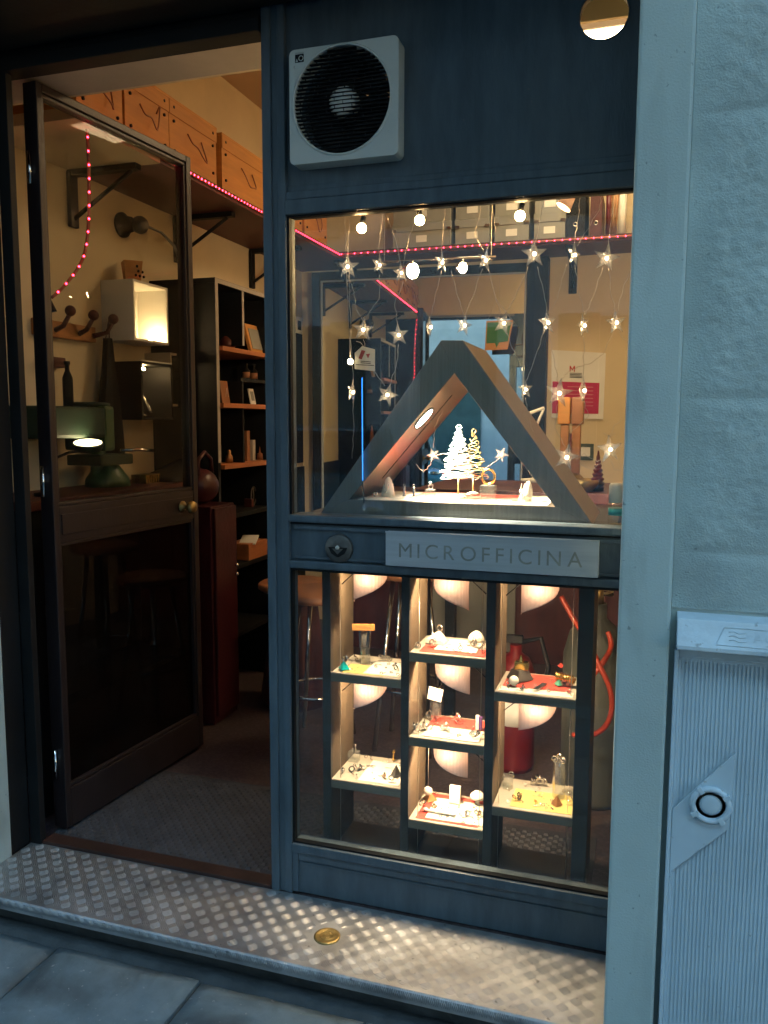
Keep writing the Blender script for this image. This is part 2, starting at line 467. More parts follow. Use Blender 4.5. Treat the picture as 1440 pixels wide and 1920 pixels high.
# pavement with slabs, mortar bed and road
pav = struct(M().box(-14,14,-1.75,-.20,-.2,-.085), 'pavement', 'mortar')
random.seed(3)
xs = [-4.4,-3.96,-3.53,-3.1,-2.66,-2.24,-1.82,-1.402,-.984,-.56,-.13,.30,.74,1.2,1.63,2.06,2.5]
slab_id = 0
for row,(ya,yb,dx) in enumerate(((-.296,-.80,0),(-.806,-1.30,.19),(-1.306,-1.72,.05))):
    for i in range(len(xs)-1):
        x0, x1 = xs[i]+dx+.004, xs[i+1]+dx-.004
        m = M(); nx, ny = 12, 14
        grid = []
        hz = random.uniform(-.003,.003)
        for j in range(ny+1):
            for k in range(nx+1):
                fx, fy = k/nx, j/ny
                e = min(fx,1-fx)*(x1-x0); g = min(fy,1-fy)*(ya-yb)
                edge = min(e,g)
                wob = .004*mnoise.noise(Vector((fx*9+i*7, fy*9+row*5, 3)))
                z = -.066+hz+.0035*mnoise.noise(Vector((x0*3+fx*3, fy*3, row*4)))
                if edge < .001: z -= .010
                grid.append((x0+fx*(x1-x0)+(wob if 0<k<nx else wob*.8), yb+fy*(ya-yb)+wob*.8, z))
        fs = [(j*(nx+1)+k, j*(nx+1)+k+1, (j+1)*(nx+1)+k+1, (j+1)*(nx+1)+k) for j in range(ny) for k in range(nx)]
        m.add(grid, fs, True)
        rim = [k for k in range(nx+1)]+[(j)*(nx+1)+nx for j in range(1,ny+1)]+[ny*(nx+1)+k for k in range(nx-1,-1,-1)]+[j*(nx+1) for j in range(ny-1,0,-1)]
        n = len(rim)
        m.add([grid[q] for q in rim]+[(grid[q][0],grid[q][1],-.12) for q in rim], [(a,a+n,(a+1)%n+n,(a+1)%n) for a in range(n)])
        part(m, 'paving_slab', MT['stone'], pav)
# rough mortar strip between slabs and step
m = M(); N = 150
for side in (0,):
    vs = []
    for i in range(N+1):
        x = -2.2+2.3*i/N
        a = mnoise.noise(Vector((x*9,0,1)))*.010; b_ = mnoise.noise(Vector((x*14,2,1)))*.006
        vs += [(x,-.300+a*.6,-.082+b_*.3),(x,-.285+a,-.068+b_),(x,-.262+a*.5,-.070+b_*.8),(x,-.235,-.10)]
    fs = [(i*4+k, i*4+4+k, i*4+5+k, i*4+1+k) for i in range(N) for k in range(3)]
    m.add(vs, fs, True)
part(m, 'mortar_strip', MT['mortar'], pav)
struct(M().box(-14,14,-8.4,-1.92,-.3,-.19), 'road', 'asphalt')
k_ = struct(M().box(-14,14,-1.92,-1.75,-.3,-.075), 'kerb', 'stone', .006)
struct(M().box(-14,14,-9.5,-8.4,-.3,-.07), 'pavement_opposite', 'stone', .006)

# ---- the building's own wall round the shopfront
bw = thing('rendered_wall', 'pale blue grey rendered house wall with rough blocks right of the shop window', 'wall', (.5,-.15,-.1))
part(M().box(-.040,.056,-.300,.10,-.12,3.4), 'corner_band', MT['plaster'], bw, .006)
part(M().box(.056,3.2,-.262,.10,-.12,3.4), 'wall_core', MT['plaster'], bw)
part(M().box(-2.6,-.0405,-.300,-.02,2.285,3.4), 'wall_over_shop', MT['plaster'], bw)
part(M().box(-2.6,-.0405,-.2995,-.012,2.278,2.2845), 'soffit_shade_sheet', MT['dark'], bw)  # added dark sheet, shade of the underside put into its colour
zb = [.925,1.035,1.325,1.835,2.34,2.9]
for i,X0,X1,z0,z1 in [(i,.058,.78,zb[i],zb[i+1]) for i in range(5)]+[(i+1,.784,1.55,zb[i],zb[i+1]) for i in range(5)]+[(7,.716,1.55,.44,.921),(8,.716,1.55,.02,.436)]:
    nx, nz = 150, int((z1-z0)/.0048)
    vs = []
    for j in range(nz+1):
        for k in range(nx+1):
            x = X0+(X1-X0)*k/nx; z = z0+(z1-z0)*j/nz
            e = min((x-X0)/.07 if i else (x-X0)/.12, (z-z0)/.022, (z1-z)/.022)
            msk = max(0,min(1,e)) ; msk = msk*msk*(3-2*msk)
            p = Vector((x*95, z*115, i*3.1))
            h = mnoise.noise(p)*.55+mnoise.noise(p*2.3)*.35+mnoise.noise(p*.35)*.45
            amp = .0032 if i else .0014
            d = .0030*msk+msk*amp*h + .0012*mnoise.noise(Vector((x*9,z*9,5)))
            vs.append((x, -.2635-max(0,d+.002), z))
    fs = [(j*(nx+1)+k, j*(nx+1)+k+1, (j+1)*(nx+1)+k+1, (j+1)*(nx+1)+k) for j in range(nz) for k in range(nx)]
    part(M().add(vs, fs, True), 'block', MT['rough'], bw, weld=False)
lw_ = thing('left_pier', 'pale grey wall pier at the left edge beside the open door', 'wall', (-2.2,-.15,-.1))
part(M().box(-5,-1.745,-.300,-.078,-.12,2.62), 'pier', MT['plaster'], lw_, .004)
part(M().box(-5,-1.86,-.078,.02,-.12,3.4), 'pier_core', MT['plaster'], lw_)
part(M().box(-3.2,-2.6,-.300,-.02,2.6205,3.4), 'pier_head', MT['plaster'], lw_)

struct(M().box(-2.62,-.02,-1.2,-.301,2.70,2.86), 'unseen_shade_slab', 'soffit', .01)  # added out of view, shades the header panel from the sky
# ---- across the street: seen only in the glass and the mirror
ob = thing('apartment_house', 'pale house with green shutters across the street, reflected in the mirror', 'building', (-3,-7.5,0))
part(M().box(-14,12,-8.4,-7.4,-.1,12.5), 'wall', MT['facade'], ob)
part(M().box(-14.2,12.2,-8.6,-7.1,12.5,12.8), 'eaves', MT['soffit'], ob)
for zi in (1.0,4.1,7.3,10.0):
    for k in range(10):
        x = -12.6+k*2.5
        if zi == 1.0 and k in (4,7):
            d_ = part(M().box(x-.55,x+.55,-7.40,-7.36,0,2.6), 'door', MT['shutter'], ob)
            continue
        f_ = part(M().box(x-.55,x+.55,-7.40,-7.375,zi,zi+1.7), 'window', MT['darkglass'], ob)
        for s_ in (-1,1):
            mm = M(); mm.box(x+s_*.56-.001 if s_>0 else x-1.1, x+1.1 if s_>0 else x-.56, -7.40,-7.35,zi-.05,zi+1.75)
            for q in range(16):
                z = zi+.02+q*.105
                xa = x+.60 if s_>0 else x-1.06
                mm.box(xa, xa+.46, -7.35,-7.335, z, z+.06)
            part(mm, 'shutter', MT['shutter'], f_)
        part(M().box(x-.7,x+.7,-7.40,-7.28,zi-.14,zi-.05), 'sill', MT['soffit'], f_)
ob.location.y -= 2.1
# parked car, reflected in the lower left of the shop window
def car():
    t = thing('parked_car', 'teal hatchback parked across the street, reflected in the shop window', 'car', (-3.45,-6.7,-.19))
    prof = [(-1.95,.28),(-1.98,.55),(-1.9,.72),(-1.1,.90),(-.95,.93),(-.35,1.36),(.3,1.44),(1.2,1.40),(1.75,1.0),(1.92,.85),(1.95,.45),(1.88,.25)]
    m = M()
    secs = [(-.82,.90),(-.76,1.0),(-.60,1.0),(.60,1.0),(.76,1.0),(.82,.90)]
    vs, fs = [], []
    n = len(prof)
    for yy, s_ in secs:
        for px_, pz_ in prof:
            tuck = (max(0,pz_-.9))*.42
            vs.append((-(px_*s_)*1.0, yy*(1-tuck*.55), .25+(pz_-.25)*(s_ if s_<1 else 1)))
    for i in range(len(secs)-1):
        for k in range(n):
            fs.append((i*n+k, i*n+(k+1)%n, (i+1)*n+(k+1)%n, (i+1)*n+k))
    fs += [tuple(range(n)), tuple(range((len(secs)-1)*n, len(secs)*n))[::-1]]
    m.add(vs, fs, True)
    body = part(m, 'body', MT['carpaint'], t, local=True)
    part(M().add([(.93,-.66,.97),(.93,.66,.97),(.37,.58,1.37),(.37,-.58,1.37)],[(0,1,2,3)]), 'windscreen', MT['darkglass'], t, local=True)
    for s_ in (-1,1):
        part(M().add([(.80,s_*.72,.98),(-1.45,s_*.72,1.0),(-1.2,s_*.62,1.34),(.30,s_*.62,1.36)],[(0,1,2,3)]), 'side_window', MT['darkglass'], t, local=True)
        part(M().ball((1.88,s_*.58,.66), .13, 14, 8, (.5,1,.7)), 'headlight', MT['chrome'], t, local=True)
        for xx in (-1.2,1.2):
            wh = part(M().lathe((xx,s_*.76,.30), [(.02,-.10),(.27,-.10),(.30,-.07),(.30,.07),(.27,.10),(.02,.10)], 28, 'Y'), 'tyre', MT['tyre'], t, local=True)
            part(M().lathe((xx,s_*.76,.30), [(.02,-.105),(.19,-.105),(.19,.105),(.02,.105)], 20, 'Y'), 'rim', MT['chrome'], wh, local=True)
    part(M().cbox((1.965,0,.42),(.03,.9,.16)), 'grille', MT['black'], t, local=True)
    part(M().cbox((1.985,0,.52),(.015,.42,.10)), 'number_plate', MT['paper'], t, local=True)
    t.rotation_euler = (0,0,R(74))
car()

# ================================================================== SHOPFRONT
sf = thing('shopfront', 'dark blue painted shopfront frame with upper and lower display windows', 'shopfront', (-.5,.03,0))
PT = MT['paint']
XL, XR = -.875, -.041
part(M().box(-.936,-.912,.0,.06,.0,2.60), 'post', PT, sf, .003)
part(M().box(-.912,-.896,.006,.06,.0,2.60), 'post_fillet', PT, sf, .002)
part(M().box(-.896,XL,.002,.06,.0,2.60), 'post_edge', PT, sf, .003)
holec = (-.122, 2.160); HR = .053
fanc = (-.714, 2.034)
part(M().plate([(XL,1.862),(XR,1.862),(XR,2.60),(XL,2.60)], [circ(*holec,HR,48), circ(*fanc,.112,40)], .018, .045), 'header_panel', PT, sf)
part(M().box(XL,XR,.004,.06,1.826,1.846), 'transom', PT, sf, .003)
part(M().box(XL,XR,.012,.06,1.846,1.8615), 'transom_bead', PT, sf, .003)
part(M().box(XL,XR,.000,.06,1.790,1.8255), 'transom_rail', PT, sf, .003)
part(M().box(XL,XR,.010,.026,1.786,1.7895), 'glazing_top_bead', MT['dark'], sf)  # dark bead along the top of the upper pane
# mid rail
part(M().box(XL,XR,.000,.075,1.022,1.041), 'sill_rail', PT, sf, .004)
part(M().box(XL,XR,.014,.060,1.016,1.0215), 'groove', MT['dark'], sf)
part(M().box(XL,XR,.016,.060,.922,1.0155), 'mid_panel', PT, sf, .002)
for z0,z1 in ((1.003,1.013),(.926,.932)):
    part(M().box(XL+.012,XR,.009,.0158,z0,z1), 'panel_bead', PT, sf, .002)
part(M().box(XL,XR,.002,.060,.901,.9215), 'lower_rail', PT, sf, .004)
# bottom panel
part(M().box(XL,XR,.002,.06,.118,.143), 'bottom_rail', PT, sf, .003)
part(M().box(XL,XR,.014,.06,.0,.1175), 'bottom_panel', PT, sf, .002)
part(M().box(XL,XL+.016,.006,.0138,.004,.1172), 'bottom_stile', PT, sf, .002)
part(M().box(XL+.0165,XR,.008,.0138,.096,.1172), 'bottom_bead', PT, sf, .002)
part(M().box(XL+.03,XR,.011,.0138,.086,.090), 'bottom_line', PT, sf)
# door surround
DK = MT['dark']
part(M().box(-1.86,-1.745,-.077,-.004,.0,2.60), 'jamb', DK, sf, .003)
part(M().box(-1.7445,-1.706,-.0035,.020,.0,2.2275), 'jamb_rebate', DK, sf, .002)
part(M().box(-1.7445,-.937,-.010,.052,2.228,2.262), 'door_head', DK, sf, .003)
part(M().box(-1.7445,-.937,.004,.052,2.2625,2.60), 'over_door_panel', DK, sf)
part(M().box(-1.7445,-.937,-.006,.0035,2.30,2.312), 'over_door_bead', DK, sf, .002)
part(M().box(-1.7055,-.937,.002,.052,-.003,.010), 'threshold', MT['thresh'], sf, .003)
# panes
part(M().box(XL,XR,.027,.031,1.0415,1.7855), 'pane', MT['pane'], sf)
part(M().box(XL,XR,.027,.031,.1435,.9005), 'pane', MT['pane'], sf)
part(M().box(XL+.0,XL+.006,.010,.0265,1.0415,1.7855), 'glazing_bead', MT['dark'], sf)
part(M().box(XL+.0,XL+.006,.010,.0265,.1435,.9005), 'glazing_bead', MT['dark'], sf)
part(M().box(XL+.0061,XR,.010,.0265,.1435,.148), 'glazing_bead', MT['dark'], sf)
part(M().box(XL+.0061,XR,.010,.0265,.894,.9005), 'glazing_bead', MT['dark'], sf)
# rim of the round opening
m = M(); 
part(M().tube([(holec[0]+HR*math.cos(2*math.pi*i/48), .018, holec[1]+HR*math.sin(2*math.pi*i/48)) for i in range(48)], .0022, 6, closed=True), 'porthole_rim', PT, sf)

# ---- the door leaf, open inwards
A = Vector((-1.679,.082,0)); B = Vector((-1.622,.805,0))
dl = (B-A).normalized(); ang = math.atan2(dl.y, dl.x)
door = thing('glazed_door', 'dark maroon glazed door standing open inwards with a brass knob', 'door', (A.x,A.y,.0), rz=ang)
# local: x along the leaf, y towards the wall behind, front face at y=0
DM = MT['door']; LW, LH, TH = .728, 2.236, .050
part(M().box(0,.022,0,TH,.012,LH), 'stile', DM, door, .003, local=True)
part(M().box(.700,LW,0,TH,.012,LH), 'stile', DM, door, .003, local=True)
part(M().box(.0222,.6998,0,TH,2.212,LH), 'top_rail', DM, door, .003, local=True)
part(M().box(.0222,.6998,.002,TH,.912,1.022), 'lock_rail', DM, door, .003, local=True)
part(M().box(.0222,.6998,.0,TH,.012,.136), 'bottom_rail', DM, door, .003, local=True)
for z0,z1 in ((2.200,2.2115),(1.0225,1.034),(.900,.9115),(.1365,.148)):
    part(M().box(.0222,.6998,.006,.036,z0,z1), 'glazing_bead', DM, door, .003, local=True)
for z0,z1 in ((1.0345,2.1995),(.1485,.8995)):
    for x0 in (.0222,.6898):
        part(M().box(x0,x0+.010,.006,.036,z0,z1), 'glazing_bead', DM, door, .002, local=True)
    part(M().box(.0323,.6897,.018,.022,z0,z1), 'pane', MT['doorpane'] if z0 > 1 else MT['doorlow'], door, local=True)
part(M().box(.03,.692,-.003,.0018,.936,.998), 'rail_panel', DM, door, .0015, local=True)
part(M().lathe((.622,0,.966), [(.004,.0),(.021,-.004),(.021,-.008),(.009,-.012),(.009,-.03),(.019,-.036),(.024,-.046),(.019,-.058),(.004,-.062)], 24, 'Y'), 'knob', MT['brass'], door, local=True)
part(M().cyl((.672,-.001,.960),(.672,-.012,.960),.006,12), 'keyhole', MT['brass'], door, local=True)
for z in (.22,1.1,2.0):
    part(M().cyl((-.006,.030,z-.045),(-.006,.030,z+.045),.006,10), 'hinge', MT['chrome'], door, local=True)

# ---- extractor fan
fan = thing('extractor_fan', 'white square extractor fan with round black grille on the header panel', 'fan', (-.711,-.02,1.90))
fx0,fx1,fz0,fz1 = -.847,-.573,1.897,2.160
def rrect(x0,x1,z0,z1,r,n=6):
    out = []
    for cx,cz,a0 in ((x1-r,z1-r,0),(x0+r,z1-r,90),(x0+r,z0+r,180),(x1-r,z0+r,270)):
        for i in range(n+1):
            a = R(a0+90*i/n); out.append((cx+r*math.cos(a), cz+r*math.sin(a)))
    return out
part(M().plate(rrect(fx0,fx1,fz0,fz1,.014), [circ(fanc[0],fanc[1],.121,64)], -.030, .0175), 'housing', MT['plasticw'], fan, .002)
m = M()
m.tube([(fanc[0]+.1235*math.cos(2*math.pi*i/64), -.030, fanc[1]+.1235*math.sin(2*math.pi*i/64)) for i in range(64)], .003, 6, closed=True)
part(m, 'grille_ring', MT['plasticw'], fan)
m = M(); nsl = 27
for i in range(nsl):
    z = fanc[1]-.114+.228*i/(nsl-1); hw = math.sqrt(max(0,.1195**2-(z-fanc[1])**2))
    m.cbox((fanc[0],-.024,z),(2*hw,.008,.0016),rx=R(-8))
random.seed(5)
for i in range(nsl-1):
    z = fanc[1]-.114+.228*(i+.5)/(nsl-1); hw = math.sqrt(max(0,.1195**2-(z-fanc[1])**2))
    x = fanc[0]-hw+(.012 if i%2 else .034)
    while x < fanc[0]+hw-.008:
        m.cbox((x,-.024,z),(.0014,.005,.0086)); x += .044
part(m, 'grille_slats', MT['black'], fan, stuff=True)
part(M().lathe((fanc[0],-.0165,fanc[1]), [(.001,-.010),(.028,-.008),(.0355,-.002),(.036,.02)], 32,'Y'), 'hub', MT['hubgrey'], fan)
for i in range(5):
    a = 2*math.pi*i/5+.3; m = M()
    vs = []
    for r_ in (.03,.06,.105):
        for s_ in (-1,1):
            w_ = .35+.25*(r_>.05)
            b_ = a+s_*w_*.5
            vs.append((fanc[0]+r_*math.cos(b_), .030+.010*s_, fanc[1]+r_*math.sin(b_)))
    m.add(vs, [(0,1,3,2),(2,3,5,4)])
    part(m, 'blade', MT['blackplastic'], fan)
slot = [(fanc[0]+.050,fanc[1]+.016),(fanc[0]+.100,fanc[1]+.016),(fanc[0]+.100,fanc[1]+.034),(fanc[0]+.035,fanc[1]+.034)]
part(M().plate(circ(*fanc,.120,40), [slot], .046, .050), 'added_light_baffle', MT['blackplastic'], fan)  # added black disc blocks light from indoors, slot lets some through
lg = part(M().box(-.8305,-.8085,-.0312,-.0304,2.130,2.148), 'badge', MT['black'], fan)
part(M().add([(-.829,-.0316,2.131),(-.823,-.0316,2.131),(-.826,-.0316,2.139)],[(0,1,2)]), 'badge_mark', MT['plasticw'], lg)
part(M().ring((-.8155,-.0314,2.1385),.0055,.0010,(0,1,0),20,4), 'badge_mark', MT['plasticw'], lg)
part(M().box(-.8305,-.8085,-.0312,-.0304,2.1495,2.1525), 'badge_line', MT['hubgrey'], lg)

# ---- name plate, emblem
def letters(txt, x0, x1, zb_, h, y, mt, parent, depth=.0012, spacing=None):
    tmp = []
    for ch in txt:
        cu = bpy.data.curves.new('t','FONT'); cu.body = ch; cu.size = 1; cu.extrude = 0
        to = bpy.data.objects.new('t', cu); col.objects.link(to)
        dg = bpy.context.evaluated_depsgraph_get()
        me = bpy.data.meshes.new_from_object(to.evaluated_get(dg))
        tmp.append(me); bpy.data.objects.remove(to)
    dims = []
    for me in tmp:
        a = [v.co.x for v in me.vertices]; dims.append((min(a), max(a)))
    capH = .729
    s = h/capH
    tot = sum((b-a)*s for a,b in dims)
    gap = (x1-x0-tot)/(len(txt)-1)
    x = x0
    for me,(a,b) in zip(tmp,dims):
        mm = M()
        mm.add([(x+(v.co.x-a)*s, y, zb_+v.co.y*s) for v in me.vertices], [tuple(p.vertices) for p in me.polygons])
        n = len(me.vertices)
        part(mm, 'letter', mt, parent)
        x += (b-a)*s+gap
sp = thing('name_plate', 'grey metal name plate reading MICROFFICINA between the two windows', 'sign', (-.347,-.005,.926))
part(M().box(-.605,-.094,-.016,.0155,.926,1.0105), 'plate', MT['signp'], sp, .0015)
part(M().box(-.6055,-.0935,-.0175,-.0162,1.0085,1.0125), 'top_fold', MT['signp'], sp)
letters('MICROFFICINA', -.570, -.130, .949, .037, -.01635, MT['letter'], sp)
em = thing('round_emblem', 'round dark bronze emblem with winged mark left of the name plate', 'emblem', (-.738,0,.92))
ec = (-.738,.958)
part(M().lathe((ec[0],.0155,ec[1]), [(.037,0),(.037,-.010),(.034,-.013),(.001,-.013)], 40,'Y'), 'disc', MT['bronze'], em)
part(M().prism([(ec[0]-.026,ec[1]+.004),(ec[0]+.026,ec[1]+.004),(ec[0]+.018,ec[1]-.012),(ec[0]+.003,ec[1]-.021),(ec[0]-.003,ec[1]-.021),(ec[0]-.018,ec[1]-.012)], -.0005,.0026), 'wing', MT['dark'], em, .001)
part(M().prism([(ec[0]-.015,ec[1]+.001),(ec[0]+.015,ec[1]+.001),(ec[0],ec[1]-.014)], -.0025,-.0006), 'shield', MT['bronze'], em, .0008)
part(M().ball((ec[0],-.003,ec[1]+.004), .0055, 12, 8), 'boss', MT['hubgrey'], em)

# ---- chequer plate step
st = thing('chequer_plate_step', 'aluminium chequer plate step running below the whole shopfront', 'step', (-.9,-.13,-.03))
m = M()
m.prism([(-.262,.0),(.0015,.0),(.0015,-.004),(-.258,-.004),(-.261,-.006),(-.2625,-.03),(-.2665,-.03),(-.2655,-.004)], -1.742, -.0405, 'X')
part(m, 'plate', MT['alu'], st)
part(M().box(-1.742,-.0405,-.225,-.002,-.12,-.0045), 'core', MT['mortar'], st)
m = M(); p_ = .0275; nx = int(1.70/p_); ny = 9
random.seed(2)
for i in range(nx):
    for j in range(ny):
        cx = -1.742+p_*(i+.6); cy_ = -.004-p_*(j+.5)
        if cy_ < -.252: continue
        sgn = 1 if (i+j)%2 else -1
        for q in range(5):
            o = (q-2)*.0047
            d = Vector((math.cos(R(45*sgn)), math.sin(R(45*sgn)),0)); nrm = Vector((-d.y,d.x,0))
            c = Vector((cx,cy_,0))+nrm*o
            if abs(c.x+.714)<.05 and abs(c.y+.143)<.048: continue
            hl = .0128-(.002 if q in (0,4) else 0)
            a0, a1 = c-d*hl, c+d*hl
            if max(a0.y,a1.y) > .001 or max(a0.x,a1.x) > -.042 or min(a0.x,a1.x) < -1.741: continue
            w_ = nrm*.0013
            t_ = Vector((0,0,.0008))
            vs = [a0, c-w_*1.2, a1, c+w_*1.2, a0+(c-a0)*.14+t_, a1+(c-a1)*.14+t_]
            m.add(vs, [(0,1,4),(1,5,4),(1,2,5),(2,3,5),(3,4,5),(3,0,4)])
for i in range(nx*2):     # bars running over the folded front edge
    cx = -1.742+p_*.5*(i+.6); sgn = 1 if i%2 else -1
    for q in range(3):
        x = cx+(q-1)*.0045
        if not (-1.735 < x < -.05): continue
        a0 = Vector((x-.004*sgn,-.2652,-.027)); a1 = Vector((x+.004*sgn,-.2640,.0004))
        m.tube([a0,(a0+a1)/2+Vector((0,-.0012,0)),a1], [.0008,.0019,.0010], 5)
part(m, 'tread_bars', MT['alu'], st, stuff=True)
cm = thing('brass_medallion', 'small round brass medallion set in the step', 'medallion', (-.714,-.143,0))
part(M().lathe((-.714,-.143,0), [(.033,-.001),(.033,.0025),(.029,.004),(.026,.0032),(.001,.0032)], 36), 'disc', MT['brass'], cm)
part(M().ring((-.714,-.143,.0033),.017,.0012,(0,0,1),30,6), 'raised_ring', MT['brass'], cm)
part(M().ring((-.714,-.143,.0033),.009,.001,(0,0,1),20,6), 'raised_ring', MT['brass'], cm)

# ---- ribbed entrance mat
mt_ = thing('entrance_mat', 'grey ribbed mat on the floor just inside the doorway', 'mat', (-1.0,.31,-.004))
part(M().box(-1.72,-.10,.058,.565,-.0035,.002), 'base', MT['mat'], mt_, .001)
m = M(); q_ = .0165
for i in range(int(1.6/q_)):
    for j in range(int(.49/q_)):
        x = -1.712+q_*i; y = .066+q_*j
        if i%2 == j%2:
            m.add([(x,y,.002),(x+q_*.9,y,.002),(x+q_*.9,y+q_*.9,.002),(x,y+q_*.9,.002),(x+q_*.2,y+q_*.45,.0062),(x+q_*.7,y+q_*.45,.0062)],
                  [(0,1,5,4),(1,2,5),(2,3,4,5),(3,0,4)])
part(m, 'nubs', MT['mat'], mt_, stuff=True, weld=False)
me_ = bpy.data.objects  # noqa

# ---- meter cabinet at the right
uc = thing('meter_cabinet', 'ribbed blue grey meter cabinet with round lock in the wall at right', 'cabinet', (.35,-.29,0))
CB = MT['cabinet']
part(M().box(.066,.0735,-.300,-.262,-.06,.850), 'side_frame', CB, uc, .002)
part(M().box(.7002,.7075,-.300,-.262,-.06,.850), 'side_frame', CB, uc, .002)
part(M().box(.0737,.70,-.292,-.262,.835,.852), 'head_frame', CB, uc, .002)
part(M().box(.0737,.70,-.288,-.262,-.06,.8345), 'door_back', CB, uc)
m = M(); x = .080
xs_ = []
while x < .68:
    m.box(x, x+.0040, -.2896,-.2878, -.05, .828); x += .0072
part(m, 'door_ribs', CB, uc, stuff=True)
part(M().box(.0740,.0795,-.2925,-.2878,-.055,.832), 'door_edge', CB, uc, .001)
lid = part(M().prism([(-.262,.918),(-.300,.912),(-.326,.866),(-.326,.858),(-.262,.853)], .068, .706, 'X'), 'lid', MT['lid'], uc, .002)
# raised plate with lettering on the sloping lid
nl = Vector((0,-.046,.026)).normalized(); sl = Vector((0,-.026,-.046)).normalized()
def onlid(x, t, o=.0006):      # t = distance down the slope from the upper edge
    return Vector((x,-.300,.912))+sl*t+nl*o
def frame_line(pts, r=.0007):
    return M().tube(pts, r, 4, closed=True)
part(frame_line([onlid(.150,.012),onlid(.35,.012),onlid(.35,.046),onlid(.136,.046)]), 'label_border', CB, lid)
for k in range(3):
    part(M().tube([onlid(.158,.020+k*.008),onlid(.166,.018+k*.008),onlid(.176,.022+k*.008),onlid(.188,.020+k*.008)],.0006,4), 'label_wave', CB, lid)
for ci,ch in enumerate('ACQUA'):
    cu = bpy.data.curves.new('t','FONT'); cu.body = ch; cu.size = .024
    to = bpy.data.objects.new('t', cu); col.objects.link(to)
    me = bpy.data.meshes.new_from_object(to.evaluated_get(bpy.context.evaluated_depsgraph_get())); bpy.data.objects.remove(to)
    part(M().add([onlid(.200+ci*.0185+v.co.x, .036-v.co.y*1.0, .0008) for v in me.vertices],[tuple(p.vertices) for p in me.polygons]), 'letter', CB, lid)
lk = part(M().prism([(.0745,.530),(.0745,.400),(.178,.508),(.182,.660)], -.2958,-.2917), 'lock_plate', CB, uc, .001)
lc = (.143,.551)
part(M().lathe((lc[0],-.2958,lc[1]), [(.038,0),(.038,-.005),(.034,-.009),(.028,-.009),(.027,.002),(.001,.002)], 44,'Y'), 'lock_ring', CB, uc)
for a in (35,125,215,305):
    part(M().cbox((lc[0]+.034*math.cos(R(a)),-.301,lc[1]+.034*math.sin(R(a))),(.014,.010,.009),ry=-R(a)), 'lock_notch', CB, uc, .001)
part(M().lathe((lc[0],-.2945,lc[1]), [(.020,0),(.020,-.004),(.015,-.006),(.001,-.006)], 30,'Y'), 'lock_core', MT['cabinet'], uc)
part(M().ring((lc[0],-.2965,lc[1]),.0205,.0012,(0,1,0),30,6), 'lock_seal', MT['gasgrey'], uc)

# ================================================================== UPPER WINDOW DISPLAY
solo(M().box(-.872,-.06,.0765,.50,1.006,1.036), 'window_ledge', MT['upright'], 'dark ledge behind the upper window carrying the triangle', 'ledge', bevel=.002)
TY0, TY1 = .082, .385
oBL, oTL, oTR, oBR = [at(x,y,TY0) for x,y in ((600,972),(827,638),(868,638),(1112,988))]
zb0 = 1.0365
def q2(p): return (p.x, p.z)
oBL = Vector((oBL.x-.0,TY0,zb0)); oBR = Vector((oBR.x,TY0,zb0))
iBL, iT, iBR = [at(x,y,TY0) for x,y in ((655,937),(852,700),(1040,951))]
iBL.z = iBR.z = 1.077
tri = thing('triangle_display', 'brushed dark metal triangle frame standing in the upper window', 'display frame', ((oBL.x+oBR.x)/2,(TY0+TY1)/2,zb0))
BS = MT['brushed']
part(M().prism([q2(oBL),q2(iBL),q2(iT),q2(oTL)],TY0,TY1), 'side_leg', BS, tri, .0015)
part(M().prism([q2(oTL),q2(iT),q2(iBR),q2(oBR),q2(oTR)],TY0,TY1), 'side_leg', BS, tri, .0015)
part(M().prism([q2(oBL),q2(oBR),q2(iBR),q2(iBL)],TY0,TY1), 'base', BS, tri, .0015)
ed = (iT-iBL).normalized(); nin = Vector((ed.z,0,-ed.x))
lip = M()
a_ = iBR+Vector((.004,0,.004)); b_ = iT+Vector((.004,0,.004)); e2 = (a_-b_).normalized(); n2 = Vector((-e2.z,0,e2.x))
if n2.x < 0: n2 = -n2
part(lip.add([a_+Vector((0,-.001,0)),b_+Vector((0,-.001,0)),b_+n2*.011+Vector((0,-.001,0)),a_+n2*.011+Vector((0,-.001,0)),
              a_+Vector((0,.004,0)),b_+Vector((0,.004,0)),b_+n2*.011+Vector((0,.004,0)),a_+n2*.011+Vector((0,.004,0))],
             [(0,1,2,3),(4,7,6,5),(0,4,5,1),(1,5,6,2),(2,6,7,3),(3,7,4,0)]), 'edge_trim', MT['brushed'], tri)
# seam half way through the depth of the left leg
part(M().cbox(Vector(((iBL.x+iT.x)/2,TY0+.15,(iBL.z+iT.z)/2))+nin*.001,(.30*1.0,.002,.002),ry=-math.atan2(ed.z,ed.x)), 'seam', MT['dark'], tri)
# downlight in the left leg
tl = .66
dcn = iBL.lerp(iT, tl); dcn = Vector((dcn.x, TY0+.062, dcn.z))+nin*.0012
uu = ed; vv = Vector((0,1,0))
def discpts(c, r, n=28): return [c+(uu*math.cos(2*math.pi*i/n)+vv*math.sin(2*math.pi*i/n))*r for i in range(n)]
dls = part(M().tube(discpts(dcn,.0335),.0022,6,closed=True), 'downlight_bezel', MT['dark'], tri)
part(M().add(discpts(dcn+nin*.0006,.031),[tuple(range(28))]), 'downlight_lens', MT['spotdisc'], dls)
ld = bpy.data.lights.new('downlight','SPOT'); ld.energy = 26; ld.color = (1,.80,.55); ld.spot_size = R(110); ld.spot_blend = .6; ld.shadow_soft_size = .02
lo = bpy.data.objects.new('downlight_lamp', ld); lo.location = dcn+nin*.012-WL[tri.name]
tgt = Vector((-.435,.2,1.12))
lo.rotation_euler = (tgt-(dcn+nin*.012)).to_track_quat('-Z','Y').to_euler()
lo.parent = tri; col.objects.link(lo)
